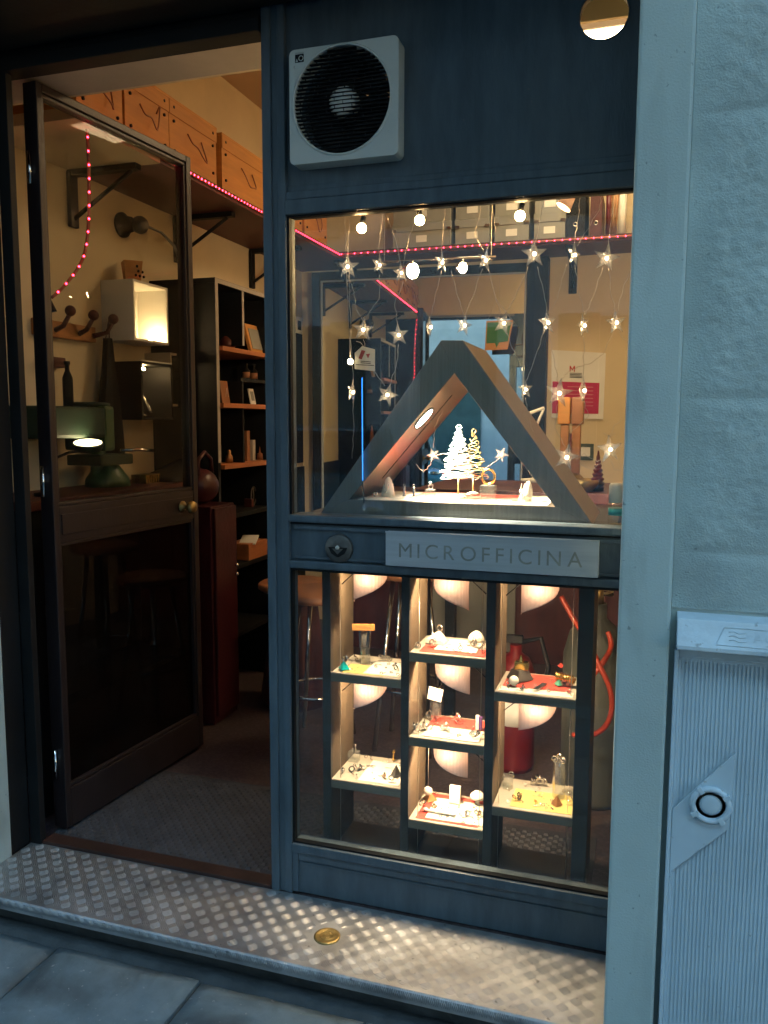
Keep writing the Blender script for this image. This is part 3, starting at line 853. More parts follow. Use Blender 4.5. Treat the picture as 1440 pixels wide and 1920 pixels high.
# cards on the base
ZB = 1.0775
def card(name, x0,x1,y0,y1,z,mt,label, rz=0, th=.0012, cat='card'):
    m = M().cbox(((x0+x1)/2,(y0+y1)/2,z+th/2),(x1-x0,y1-y0,th),rz=rz)
    return solo(m, name, MT[mt], label, cat)
card('display_card',-.715,-.225,.088,.335,ZB,'cloth','long white card lining the base of the triangle display')
card('red_felt',-.60,-.30,.16,.33,ZB+.0014,'redcloth','red felt strip under the trinkets inside the triangle', cat='felt')

def wire_tree(base, h, r, mt, label, turns=13, wr=.0016, n=260):
    t = thing('wire_tree', label, 'ornament', base)
    c = Vector(base)
    part(M().lathe(c, [(r*.52,0),(r*.52,.003),(r*.30,.007),(.002,.009)], 20), 'base', MT['wirew'], t)
    part(M().cyl(c+Vector((0,0,.004)), c+Vector((0,0,h*.30)), .0024, 8), 'trunk', MT['wireg'], t)
    pts = []
    random.seed(int(h*1000))
    for i in range(n):
        f = i/(n-1); a = 2*math.pi*turns*f
        rr = r*(1-f)**.85*(1+.22*math.sin(a*5.3))+.003
        pts.append(c+Vector((rr*math.cos(a), rr*math.sin(a), h*(.26+.72*f)+.004*math.sin(a*2.7))))
    part(M().tube(pts, wr, 5), 'coil', mt, t)
    pts = []
    for i in range(n):
        f = i/(n-1); a = -2*math.pi*(turns-2)*f+1
        rr = r*.8*(1-f)**.9*(1+.25*math.sin(a*4.1))+.002
        pts.append(c+Vector((rr*math.cos(a), rr*math.sin(a), h*(.28+.70*f))))
    part(M().tube(pts, wr, 5), 'coil', mt, t)
    part(M().ring(c+Vector((0,0,h)), .006, .0015, (0,1,0), 14, 5), 'finial', mt, t)
    return t
b0 = at(859,936,.20); b0.z = ZB+.003
wire_tree(b0, .186, .042, MT['wirew'], 'brightly lit white wire Christmas tree inside the triangle')
b1 = at(887,915,.30); b1.z = ZB+.003
wire_tree(b1, .175, .034, MT['wireg'], 'dimmer gold wire tree behind the white one inside the triangle', 9, .0010)

def cone_stand(c, h, r, mt, label, name='pendant_stand', tilt=0):
    t = thing(name, label, 'jewellery stand', c)
    c = Vector(c)
    m = M(); n = 20; vs = []
    prof = [(1,0),(.92,.3),(.72,.62),(.42,.88),(.15,1)]
    for rr,hh in prof:
        for k in range(n):
            a = 2*math.pi*k/n
            vs.append(c+Vector((r*rr*math.cos(a)+tilt*hh*h, r*.6*rr*math.sin(a)+hh*h*.12, hh*h)))
    fs = [(i*n+k,i*n+(k+1)%n,(i+1)*n+(k+1)%n,(i+1)*n+k) for i in range(4) for k in range(n)]+[tuple(range(n))[::-1],tuple(range(4*n,5*n))]
    m.add(vs, fs, True)
    part(m, 'cone', mt, t)
    part(M().tube([c+Vector((r*.62*s+tilt*.6*h,-r*.62,h*z)) for s,z in ((-.55,.75),(-.4,.45),(0,.28),(.4,.45),(.55,.75))],.0010,5), 'chain', MT['steel'], t)
    part(M().ball(c+Vector((0,-r*.72,h*.25)), r*.16, 10, 7), 'pendant', MT['steel'], t)
    return t
def ring_thing(c, R_, r, mt, label, gem=None, lean=0, name='ring', cat='ring', nrm=None):
    t = thing(name, label, cat, c)
    c = Vector(c)
    nn = nrm or (math.sin(lean),math.cos(lean),.0)
    part(M().ring(c+Vector((0,0,R_+r)), R_, r, nn, 26, 8), 'band', mt, t)
    if gem:
        part(M().lathe(c+Vector((0,0,2*R_+2*r-.0005)), [(.0005,-.001),(r*1.6,.001),(r*2.0,.0035),(r*1.2,.0055),(.0004,.006)], 10, smooth=False), 'stone', gem, t)
    return t
def acrylic_block(c, sx, sy, sz, label, top=None):
    t = thing('acrylic_block', label, 'display block', c)
    c = Vector(c)
    part(M().box(c.x-sx/2,c.x+sx/2,c.y-sy/2,c.y+sy/2,c.z,c.z+sz), 'block', MT['clear'], t, .0008)
    return t
def tri_item(px, py_, y):
    v = at(px,py_,y); v.z = ZB+.003; return v
cone_stand(tri_item(727,930,.17), .052, .019, MT['cloth'], 'pale cone pendant stand at the left corner of the triangle')
ring_thing(tri_item(704,933,.135), .0062, .0022, MT['steel'], 'small silver ring at the far left of the triangle base', lean=.5)
for px,lb in ((758,'left'),(776,'right')):
    c = tri_item(px,930,.14); t = thing('earring_figure', f'{lb} of two slim silver earrings standing on the triangle base','earring', c)
    part(M().lathe(c,[(.0045,0),(.0050,.006),(.0026,.010),(.0036,.016),(.0028,.026),(.0006,.031)],12),'body',MT['steel'],t)
    part(M().ring(c+Vector((0,0,.034)),.0032,.0008,(0,1,0),12,5),'hook',MT['steel'],t)
c = tri_item(807,930,.14)
acrylic_block(c,.024,.024,.024,'small clear acrylic cube carrying a pearl ring beside the tree')
ring_thing(c+Vector((0,0,.0245)),.006,.0018,MT['steel'],'silver pearl ring on the small acrylic cube',MT['paper'])
c = tri_item(915,932,.16)
acrylic_block(c,.036,.034,.038,'larger clear acrylic cube carrying the gold bangle')
m = M()
ring_thing(c+Vector((0,0,.0385)),.0190,.0030,MT['gold'],'wide gold bangle standing on an acrylic cube',None,.35,'gold_bangle','bangle')
cone_stand(tri_item(985,938,.17), .050, .017, MT['cloth'], 'pale cone stand hung with silver earrings at the right corner', tilt=.15)
c = tri_item(972,936,.14); t = thing('long_earrings','pair of long silver bar earrings leaning on the right cone','earring',c)
for k in (0,1): part(M().cyl(c+Vector((k*.007,0,0)),c+Vector((k*.007+.006,.012,.046)),.0017,8),'bar',MT['steel'],t)
c = tri_item(1010,943,.13)
solo(M().tube([c+Vector((-.055,.0,.002)),c+Vector((-.02,-.006,.002)),c+Vector((.015,0,.003)),c+Vector((.022,.006,.004))],[.002,.0015,.0022,.0006],8),'silver_pin',MT['steel'],'long silver pin lying at the right corner of the base','pin')
c = tri_item(940,940,.12)
m = M()
for k in range(6): m.ball(c+Vector((k*.0085-.02,.002*math.sin(k*2),.0025)), .0030,8,6)
solo(m.tube([c+Vector((k*.0085-.022,.002*math.sin(k*2),.0022)) for k in range(7)],.0009,5),'bead_chain',MT['steel'],'short silver bead chain lying in front of the gold bangle','chain')

# ---- star light curtain
stars = [(652,500,36,0,0),(711,497,30,40,8),(752,512,30,25,-5),(828,492,32,45,5),(910,488,33,35,10),(1001,476,40,10,-4),(1076,478,33,45,6),(1137,484,38,5,10),
 (681,618,36,8,4),(747,628,34,15,-6),(805,613,34,78,0),(870,610,32,35,12),(944,606,35,20,15),(1026,605,36,35,-8),(1094,610,34,48,-18),(1155,605,34,20,-8),
 (660,735,36,72,10),(726,740,36,15,20),(985,730,30,35,-4),(1048,737,42,10,8),(1093,732,38,74,-6),(1062,857,40,10,14),(1143,842,40,15,-6)]
cur = thing('star_light_curtain','curtain of clear plastic star lights on thin wire hanging across the upper window','fairy lights',at(900,380,.062))
def star_mesh():
    m = M(); pts = []
    for k in range(10):
        a = math.pi/2+k*math.pi/5; r_ = 1 if k%2==0 else .40
        pts.append((r_*math.cos(a), r_*math.sin(a)))
    vs = [(x,0,z) for x,z in pts]+[(0,-.30,0),(0,.30,0)]
    fs = [(k,(k+1)%10,10) for k in range(10)]+[((k+1)%10,k,11) for k in range(10)]
    return m.add(vs, fs)
src_star = None; src_led = None
for i,(px,py_,s_,yaw_,rl) in enumerate(stars):
    c = at(px,py_,.060)
    if src_star is None:
        src_star = part(star_mesh(),'star',MT['star'],cur,local=True)
        src_led = part(M().ball((0,-.12,-.02),.13,8,6),'led',MT['starled'],src_star,local=True)
        so = src_star
    else:
        so = copy_part(src_star,cur); 
        lo_ = copy_part(src_led,so)
    so.location = c-WL[cur.name]
    r_ = s_*.66/FPX*2.0
    so.scale = (r_,r_*.9,r_)
    so.rotation_euler = (0,R(rl),R(yaw_+17))
# two stars hanging behind, inside the triangle
for px,py_,s_,yaw_,rl in ((812,853,28,30,-20),(940,852,30,20,25)):
    so = copy_part(src_star,cur,at(px,py_,.27)-WL[cur.name],(0,R(rl),R(yaw_)),[s_*.5/FPX*2.2]*3); copy_part(src_led,so)
def wpath(pts, y=.064, sub=5, jit=2.0):
    out = []
    P_ = [at(px,py_,y) for px,py_ in pts]
    for i in range(len(P_)-1):
        for k in range(sub):
            f = k/sub; p = P_[i].lerp(P_[i+1],f)
            if k: p += Vector((random.uniform(-1,1)*.0011*jit,0,random.uniform(-1,1)*.0008*jit))
            out.append(p)
    out.append(P_[-1]); return out
random.seed(9)
wires = [[(646,402),(650,440),(652,486)],[(652,515),(664,548),(668,580),(681,602)],[(712,515),(711,560),(690,590),(683,602)],[(720,395),(712,440),(711,484)],
 [(722,396),(742,450),(752,498)],[(790,390),(768,440),(756,498)],[(756,528),(740,570),(747,612)],[(828,508),(815,560),(806,596)],[(835,380),(830,440),(828,478)],
 [(846,508),(860,560),(869,594)],[(905,372),(890,440),(908,474)],[(920,372),(930,430),(912,474)],[(905,504),(885,560),(872,594)],[(915,504),(930,560),(942,590)],
 [(1020,366),(1012,420),(1002,458)],[(990,500),(965,560),(946,590)],[(1008,500),(1018,540),(1026,588)],[(1062,496),(1045,560),(1028,588)],[(1090,362),(1082,420),(1077,462)],
 [(1078,496),(1088,560),(1096,590)],[(1130,362),(1120,400),(1082,462)],[(1150,362),(1145,420),(1138,466)],[(1130,502),(1110,560),(1098,590)],[(1141,502),(1148,560),(1155,588)],[(1184,505),(1168,540),(1157,588)],
 [(681,636),(690,680),(705,700),(722,724)],[(655,400),(654,500),(658,620),(662,720)],[(662,752),(664,800),(660,860)],[(747,646),(742,690),(730,724)],[(950,624),(970,670),(983,714)],[(1020,622),(1000,680),(987,714)],
 [(1030,622),(1040,680),(1047,718)],[(1094,630),(1095,680),(1094,714)],[(1150,622),(1130,665),(1110,680),(1080,690),(1060,702),(1049,718)],[(1160,622),(1170,636),(1180,640)],
 [(985,746),(990,780),(1000,810)],[(1045,758),(1040,800),(1060,838)],[(1094,752),(1104,780),(1070,810),(1064,838)],[(1080,862),(1095,850),(1120,866),(1140,858)],[(1085,868),(1110,880),(1135,862)],[(1143,822),(1150,800),(1165,788)],[(1130,812),(1143,818),(1155,812)],[(1145,862),(1152,880),(1168,884)]]
m = M()
for wv in wires: m.tube(wpath(wv), .0006, 4)
part(m,'wire',MT['wire'],cur,stuff=True)
m = M()
for wv in ([(780,870),(795,885),(808,870),(812,856)],[(812,856),(830,850),(850,852)],[(940,856),(920,872),(905,880)],[(812,840),(815,800),(830,770)]): m.tube(wpath(wv,.27),.0008,4)
part(m,'wire',MT['wire'],cur,stuff=True)
# ---- hanging house-shaped card and glowing blue line
y_ = .058
hs = thing('hanging_card','white house shaped card with red print hanging at the left of the upper window','card',at(684,695,y_))
def poly_at(pts,y): return [(at(px,py_,y).x, at(px,py_,y).z) for px,py_ in pts]
part(M().prism(poly_at([(665,692),(665,662),(679,649),(703,655),(703,696)],y_),y_,y_+.0006),'card',MT['thincard'],hs)
part(M().prism(poly_at([(672,672),(678,656),(685,658),(678,674)],y_-.0006),y_-.0006,y_-.0001),'red_mark',MT['redcloth'],hs)
part(M().prism(poly_at([(686,664),(694,663),(690,672)],y_-.0006),y_-.0006,y_-.0001),'red_mark',MT['redcloth'],hs)
for (xa,xb,yy) in ((676,695,676.5),(676,695,679.5),(667,701,683)):
    part(M().prism(poly_at([(xa,yy),(xb,yy+1.5),(xb,yy+2.8),(xa,yy+1.3)],y_-.0006),y_-.0006,y_-.0001),'print_line',MT['black'],hs)
part(M().tube([at(682,650,y_),at(676,642,y_),at(668,640,y_)],.0006,4),'string',MT['wire'],hs)
br = thing('blue_line','thin upright glowing blue line behind the glass left of the triangle','light rod',at(680,900,.072))
part(M().cyl(at(680,901,.072),at(679,708,.072),.0013,8),'rod',MT['blueglow'],br)  # thin blue line, drawn as a glowing rod
part(M().cyl(at(680,903,.072),Vector((at(680,903,.072).x,.09,1.0365)),.0020,8),'stem',MT['upright'],br)
# small glare bulb on the cord at the left
gb = thing('cord_bulb','tiny lit bulb on a thin cord beside the house shaped card','bulb',at(657,678,.066))
part(M().ball(at(657,678,.066),.0075,12,8),'globe',MT['starled'],gb)
part(M().tube([at(646,400,.066),at(650,520,.066),at(657,670,.066)],.0007,4),'cord',MT['wire'],gb)

# ---- bulbs on goosenecks near the top of the window
def bulb(px,py_,y,r,label,mt='bulbs',neck=True,side=1):
    c = at(px,py_,y)
    t = thing('gooseneck_bulb',label,'lamp',c,'bulbs at the top of the window')
    part(M().ball(c,r,16,11),'globe',MT[mt],t)
    part(M().cyl(c+Vector((0,0,r*.8)),c+Vector((.004*side,.006,r*.8+.02)),r*.55,12),'socket',MT['black'],t)
    p = c+Vector((.004*side,.006,r*.8+.018))
    part(M().tube([p,p+Vector((.004*side,.004,.02)),p+Vector((-.004*side,.012,.04)),p+Vector((-.02*side,.03,.055)),p+Vector((-.035*side,.05,.062))],.0022,7),'arm',MT['chrome'],t)
    return t
bulb(678,428,.16,.0125,'lit round bulb on a short arm at the top left of the upper window')
bulb(787,413,.16,.0125,'lit round bulb on a short arm at the top middle of the upper window',side=-1)
bulb(975,405,.16,.0125,'lit round bulb on a curved arm at the top right of the upper window')
def smooth_path(p,n=6):
    p=[Vector(q) for q in p]; out=[]
    for i in range(len(p)-1):
        a,b_,c_,d_=p[max(i-1,0)],p[i],p[i+1],p[min(i+2,len(p)-1)]
        for k in range(n):
            u=k/n; out.append(.5*((2*b_)+(c_-a)*u+(2*a-5*b_+4*c_-d_)*u*u+(3*b_-a-3*c_+d_)*u**3))
    out.append(p[-1]); return out
solo(M().box(-.86,-.06,.205,.225,1.862,1.880),'lamp_rail',MT['upright'],'dark rail behind the transom carrying the window bulbs','rail',bevel=.001)
t = thing('spot_lamp','small white spot lamp shade at the top right of the upper window','lamp',at(1065,375,.16))
c = at(1066,374,.16)
d_ = Vector((-.35,-.1,-.55)).normalized()
part(M().tube([c-d_*.010,c+d_*.022],[.0125,.019],18,caps=False),'shade',MT['shade'],t)
part(M().ball(c+d_*.004,.0095,12,8),'bulb',MT['bulbs'],t)
sl_ = bpy.data.lights.new('spot','SPOT'); sl_.energy = 15; sl_.color = (1,.72,.40); sl_.spot_size = R(95); sl_.spot_blend = .7; sl_.shadow_soft_size = .015
so2 = bpy.data.objects.new('spot_beam', sl_); so2.location = Vector((-.01,.03,-.03)); so2.rotation_euler = (Vector((-.75,2.9,2.05))-c).to_track_quat('-Z','Y').to_euler(); so2.parent = t; col.objects.link(so2)
part(M().tube([c-d_*.010,c-d_*.03+Vector((0,.01,.02)),Vector((c.x+.02,.21,1.868))],.0022,7),'arm',MT['chrome'],t)

# ---- jar at the right end of the ledge
c = at(1157,985,.12); c.z = 1.0365
t = thing('labelled_jar','clear jar with pale top and turquoise label at the right end of the ledge','jar',c)
part(M().lathe(c,[(.020,0),(.022,.004),(.022,.052)],20),'glass_body',MT['clear'],t)
part(M().lathe(c+Vector((0,0,.022)),[(.0224,0),(.0224,.017)],20),'label_band',MT['teal'],t)
part(M().lathe(c+Vector((0,0,.0525)),[(.0215,0),(.0215,.040),(.018,.046),(.001,.047)],20),'lid',MT['cloth'],t)

# ================================================================== LOWER DISPLAY CABINET
cab = thing('display_cabinet','dark three bay jewellery display cabinet behind the lower window','cabinet',(-.46,.16,0))
UX = [(-.811,-.7875),(-.5895,-.5675),(-.3665,-.3435),(-.1415,-.105)]
CY0, CY1 = .072, .252
for x0,x1 in UX:
    part(M().box(x0,x1,CY0,CY0+.012,.012,.884),'upright',MT['upright'],cab,.001)
    part(M().box(x0,x1,CY0+.0122,CY1,.10,.884),'side_board',MT['cabwood'],cab,.001)
part(M().box(-.811,-.105,CY0,CY1,.8845,1.0055),'top_board',MT['upright'],cab,.002)
part(M().box(-.7874,-.1416,CY0,CY0+.010,.013,.098),'plinth',MT['upright'],cab,.001)
part(M().box(-.7874,-.1416,CY0+.0102,CY1,.080,.098),'bottom_board',MT['upright'],cab,.001)
bays = [(-.7872,-.5898,(.607,.307)),(-.5672,-.3668,(.683,.455,.227)),(-.3432,-.1418,(.602,.298))]
for x0,x1,zs in bays:
    for z in zs:
        part(M().box(x0,x1,CY0,CY1,z-.023,z),'shelf',MT['shelfwood'],cab,.001)
        part(M().box(x0+.001,x1-.001,CY0+.001,CY1-.002,z+.0002,z+.0016),'shelf_lining',MT['lining'],cab)
# glass doors wires
for bi,x in enumerate((-.7655,-.5455,-.3800,-.3300,-.1550)):
    solo(M().cyl((x,CY0+.016+.001*bi,.1),(x,CY0+.016+.001*bi,.884),.0008,5),'tension_wire',MT['wire'],
         ['thin upright wire at the left of the left display bay','thin upright wire at the left of the middle display bay','thin upright wire at the right of the middle display bay','thin upright wire at the left of the right display bay','thin upright wire at the right of the right display bay'][bi],'wire','tension wires in the display cabinet')

def shade_lamp(cx, ztop, flip, label, h=.074, r=.046):
    t = thing('shade_lamp',label,'lamp',(cx,.15,ztop),'shaded lamps in the display cabinet')
    m = M(); n = 30; vs = []
    rows = 6
    for j in range(rows+1):
        for k in range(n+1):
            a = math.pi*(1.02+.96*k/n)          # half cylinder bulging towards the street
            f = k/n if flip else 1-k/n
            hh = .012+h*(f**.75)
            rib = 1+.022*(k%2)
            vs.append((cx+r*rib*math.cos(a), .122+r*.95*rib*math.sin(a), ztop-.001-hh*j/rows))
    fs = [(j*(n+1)+k,j*(n+1)+k+1,(j+1)*(n+1)+k+1,(j+1)*(n+1)+k) for j in range(rows) for k in range(n)]
    m.add(vs,fs,False)
    sh = part(m,'shade',MT['shade'],t)
    part(M().tube([vs[rows*(n+1)+k] for k in range(n+1)],.0011,5),'shade_rim',MT['shade'],sh)
    part(M().tube([vs[j*(n+1)+(n if flip else 0)] for j in range(rows+1)],.0011,5),'shade_rim',MT['shade'],sh)
    part(M().cyl((cx,.100,ztop-.001),(cx,.100,ztop-.008),.008,12),'socket',MT['black'],t)
    part(M().ball((cx,.100,ztop-.0165),.0085,12,9),'bulb',MT['halogen'],t)
    s_ = 1 if flip else -1
    part(M().tube([(cx,.106,ztop-.004),(cx+s_*.05,.13,ztop-.010),(cx+s_*.088,.135,ztop-.045)],.0014,5),'cable',MT['black'],t)
    return t
tops = lambda z: z-.0235
shade_lamp(-.690,.8840,False,'curved shade lamp at the top of the left display bay')
shade_lamp(-.690,tops(.607),False,'curved shade lamp under the upper shelf of the left bay')
shade_lamp(-.468,.8840,True,'curved shade lamp at the top of the middle display bay')
shade_lamp(-.462,tops(.683),True,'curved shade lamp under the upper shelf of the middle bay')
shade_lamp(-.464,tops(.455),True,'curved shade lamp under the second shelf of the middle bay')
shade_lamp(-.240,.8840,False,'curved shade lamp at the top of the right display bay')
shade_lamp(-.240,tops(.602),False,'curved shade lamp under the upper shelf of the right bay')

# ---- trinkets on the shelves
EPS = .0019
def onshelf(px,py_,z):
    p = atz(px,py_,z); 
    p.y = min(max(p.y,.095),.235); q = at(px,py_,p.y); return Vector((q.x,p.y,z+EPS))
Z11,Z12,Z21,Z22,Z23,Z31,Z32 = .607,.307,.683,.455,.227,.602,.298
card('yellow_card',-.760,-.640,.080,.16,Z11+.0018,'yellow','yellow card under the turquoise ring on the left bay upper shelf')
card('white_cloth',-.70,-.60,.085,.20,Z11+.0032,'cloth','bright white cloth on the left bay upper shelf',cat='cloth')
card('white_cloth',-.715,-.60,.085,.22,Z12+.0018,'cloth','bright white cloth on the left bay lower shelf',cat='cloth')
card('red_felt',-.545,-.372,.085,.15,Z21+.0018,'redcloth','red felt along the front of the middle bay top shelf',cat='felt')
card('white_cloth',-.510,-.40,.11,.225,Z21+.0032,'cloth','white cloth on the middle bay top shelf',cat='cloth')
card('red_felt',-.54,-.385,.15,.24,Z22+.0018,'redcloth','red felt at the back of the middle bay second shelf',cat='felt')
card('yellow_card',-.535,-.385,.085,.16,Z22+.0032,'cloth','cream card on the middle bay second shelf')
card('red_felt',-.55,-.38,.082,.235,Z23+.0018,'redcloth','red felt on the bottom shelf of the middle bay',cat='felt')
card('cream_card',-.525,-.372,.090,.21,Z23+.0032,'cloth','pale yellow card on the bottom shelf of the middle bay')
card('red_felt',-.33,-.16,.12,.24,Z31+.0018,'redcloth','red felt on the right bay upper shelf',cat='felt')
card('white_card',-.335,-.15,.082,.118,Z31+.0018,'cloth','white card along the front of the right bay upper shelf')
card('yellow_card',-.300,-.145,.085,.19,Z32+.0018,'yellow','bright yellow card on the right bay lower shelf')
UPZ = .0046
def tube_stand(c, h, r, tag, label, tagm='ply'):
    t = thing('glass_tube_stand',label,'jewellery stand',c)
    c = Vector(c)
    part(M().lathe(c,[(r,0),(r,h)],20),'tube',MT['clear'],t)
    for s_ in (-1,1):
        part(M().add([c+Vector((s_*r*.75,-r*.75,h)),c+Vector((s_*r*1.15,-r*.75,h)),c+Vector((s_*r*1.0,-r*.9,h*.55)),c+Vector((s_*r*.55,-r*.9,h*.25)),c+Vector((s_*r*.5,-r*.85,h*.6))],[(0,1,2,3,4)]),'ribbon',MT['steel'],t)
    part(M().cbox(c+Vector((0,-r-.002,h+.004)),tag,ry=R(-4 if tag[0]>.06 else 10)),'tag',MT[tagm],t,.0006)
    return t
c = onshelf(685,1240,Z11); c.y = .17; c.x = at(685,1235,.17).x
ts = tube_stand(c,.105,.014,(.066,.003,.018),'glass tube stand with a lettered wooden tag on the left bay upper shelf')
# scribbled lettering on the tag
tc_ = c+Vector((0,-.0178,.109))
part(M().tube([tc_+Vector(((k-9)*.0024,0,.004*math.sin(k*2.1)+.0012*math.cos(k*3.7))) for k in range(19)],.0005,4),'scribble',MT['black'],ts)
c = onshelf(820,1345,Z22); c.y=.20; c.x=at(818,1345,.2).x
tube_stand(c,.078,.014,(.040,.003,.036),'glass tube stand with a speckled tag on the middle bay second shelf','paper')
def pyramid(c,r,h,mt,label,ring=True,name='gem_pyramid'):
    t = thing(name,label,'jewellery stand',c); c = Vector(c)
    part(M().lathe(c,[(r,0),(.001,h)],4,smooth=False),'pyramid',mt,t)
    if ring: part(M().ring(c+Vector((.003,0,h+.006)),.0085,.0022,(.4,1,0),22,7),'ring',MT['steel'],t)
    return t
pyramid(onshelf(645,1258,Z11)+Vector((0,0,UPZ)),.017,.022,MT['teal'],'turquoise pyramid with a silver ring on the left bay upper shelf')
def coil(c,n,R_,r,pitch,mt,label,ax=(1,0,0)):
    t = thing('coil_bracelet',label,'bracelet',c); c = Vector(c); ax = Vector(ax).normalized()
    u = ax.orthogonal().normalized(); v = ax.cross(u)
    pts = [c+ax*(pitch*i/14)+(u*math.cos(2*math.pi*i/14)+v*math.sin(2*math.pi*i/14))*R_+Vector((0,0,R_+r)) for i in range(int(n*14))]
    part(M().tube(pts,r,6),'coil',mt,t)
    return t
coil(onshelf(712,1240,Z11)+Vector((0,0,UPZ)),5,.006,.0016,.008,MT['steel'],'silver coil bracelet on the left bay upper shelf',(1,-.3,0))
ring_thing(onshelf(742,1262,Z11)+Vector((0,0,UPZ)),.0065,.002,MT['steel'],'silver ring at the right front of the left bay upper shelf',MT['chrome'],.4)
def cluster(c, label, n=4, s=.006, mts=('steel','chrome'), seed=1, cat='rings', name='ring_cluster'):
    t = thing(name,label,cat,c); c = Vector(c); rnd = random.Random(seed)
    for k in range(n):
        o = Vector((rnd.uniform(-1,1)*s*2.0, rnd.uniform(-1,1)*s*1.4, 0))
        rr = s*rnd.uniform(.7,1.15)
        nn = Vector((rnd.uniform(-1,1),rnd.uniform(.2,1),rnd.uniform(-.2,.5))).normalized()
        lift = rr*math.sqrt(max(0,1-nn.z**2))+rr*.28
        part(M().ring(c+o+Vector((0,0,lift)),rr,rr*.25,nn,18,6),'ring',MT[mts[k%len(mts)]],t)
        if k%2==0: part(M().ball(c+o+Vector((0,-.002,lift*2)),rr*.4,8,6),'stone',MT['steel' if k%4 else 'black'],t)
    return t
# glass bottle and rings, left bay lower shelf
c = onshelf(664,1428,Z12); t = thing('stoppered_bottle','small square glass bottle with stoppers on the left bay lower shelf','bottle',c)
part(M().box(c.x-.015,c.x+.015,c.y-.012,c.y+.012,c.z,c.z+.030),'glass_body',MT['clear'],t,.002)
for k in (-1,1): part(M().cyl(c+Vector((k*.004,0,.0302)),c+Vector((k*.004,0,.045+.006*k)),.0028,8),'stopper',MT['steel'],t)
cluster(onshelf(650,1450,Z12),'dark silver rings at the left of the left bay lower shelf',3,.0075,('chrome','bronze'),4)
cluster(onshelf(668,1447,Z12),'two upright rings beside the white cloth on the left bay lower shelf',2,.008,('bronze','steel'),6)
cluster(onshelf(725,1466,Z12)+Vector((0,0,UPZ)),'coppery rings at the front of the left bay lower shelf',3,.0075,('copper','steel'),8)
pyramid(onshelf(743,1458,Z12)+Vector((0,0,UPZ)),.016,.030,MT['bronze'],'dark faceted silver pendant at the right of the left bay lower shelf',False,'faceted_pendant')
c = onshelf(738,1430,Z12)+Vector((0,0,UPZ)); t = thing('gold_figure','small gold figurine earring on the left bay lower shelf','earring',c)
part(M().lathe(c,[(.004,0),(.005,.005),(.0022,.010),(.0035,.016),(.0006,.022)],12),'body',MT['gold'],t); part(M().ball(c+Vector((0,0,.026)),.0045,10,7),'head',MT['gold'],t)
# middle bay top shelf
c = onshelf(822,1205,Z21)+Vector((0,0,UPZ)); c.y=.17; c.x=at(820,1205,.17).x
t = thing('wedge_stand','cream wedge stand with a tall ring on the middle bay top shelf','jewellery stand',c)
part(M().add([c+Vector(v) for v in ((-.032,-.012,0),(.024,-.022,0),(.026,.02,0),(-.02,.02,0),(-.030,-.012,.010),(.022,-.02,.010),(.006,.004,.034))],[(0,3,2,1),(0,1,5,4),(1,2,5),(2,3,6),(3,0,4),(4,5,6),(5,2,6),(3,4,6)]),'wedge',MT['cloth'],t)
part(M().ring(c+Vector((.006,.002,.040)),.0075,.0022,(.2,1,0),22,7),'ring',MT['steel'],t)
cluster(onshelf(790,1218,Z21),'pair of thin silver hoops at the left of the middle bay top shelf',2,.0075,('steel','chrome'),3)
cluster(onshelf(815,1217,Z21)+Vector((0,0,UPZ)),'chunky silver rings in front of the cream wedge',3,.008,('steel','steel'),12)
cluster(onshelf(895,1218,Z21)+Vector((0,0,UPZ)),'silver rings on red felt at the right of the middle bay top shelf',5,.0075,('steel','chrome'),13)
cone_stand(onshelf(890,1210,Z21)+Vector((0,.02,UPZ)),.028,.024,MT['cloth'],'low cream dome stand at the right of the middle bay top shelf')
cluster(onshelf(858,1222,Z21)+Vector((0,0,UPZ)),'tiny dark ring at the front of the middle bay top shelf',1,.005,('copper',),15)
# middle bay second shelf
cluster(onshelf(783,1372,Z22),'crystal and silver rings at the left of the middle bay second shelf',4,.0095,('chrome','steel'),21)
c = onshelf(803,1352,Z22)+Vector((0,0,UPZ)); coil(c,3,.0095,.0018,.004,MT['steel'],'round silver coil ring on the middle bay second shelf',(.3,1,0))
ring_thing(onshelf(858,1360,Z22)+Vector((0,0,UPZ)),.0095,.0028,MT['steel'],'crown shaped silver ring on the middle bay second shelf',MT['steel'],.4,'crown_ring')
cluster(onshelf(836,1376,Z22)+Vector((0,0,UPZ)),'bright silver rings under the lamp on the middle bay second shelf',4,.008,('steel','steel'),24)
c = onshelf(897,1372,Z22)+Vector((0,0,UPZ)); t = thing('card_tower','small white and violet card standing on the middle bay second shelf','card',c)
part(M().cbox(c+Vector((-.003,0,.019)),(.008,.010,.038)),'white_face',MT['paper'],t); part(M().cbox(c+Vector((.005,.002,.018)),(.007,.010,.034)),'violet_face',mat('violet card',(.16,.05,.25),.7),t)
solo(M().tube([onshelf(px,py_,Z22)+Vector((0,0,UPZ+.003+h_)) for px,py_,h_ in ((790,1345,.010),(797,1362,.002),(808,1372,0),(822,1352,.004),(845,1350,.002),(862,1352,.002))],.0011,5),'curling_necklace',MT['steel'],'thin curling silver necklace on the middle bay second shelf','necklace')
cluster(onshelf(892,1388,Z22)+Vector((0,0,UPZ)),'dark leaf earrings at the right front of the middle bay second shelf',3,.007,('bronze','steel'),27)
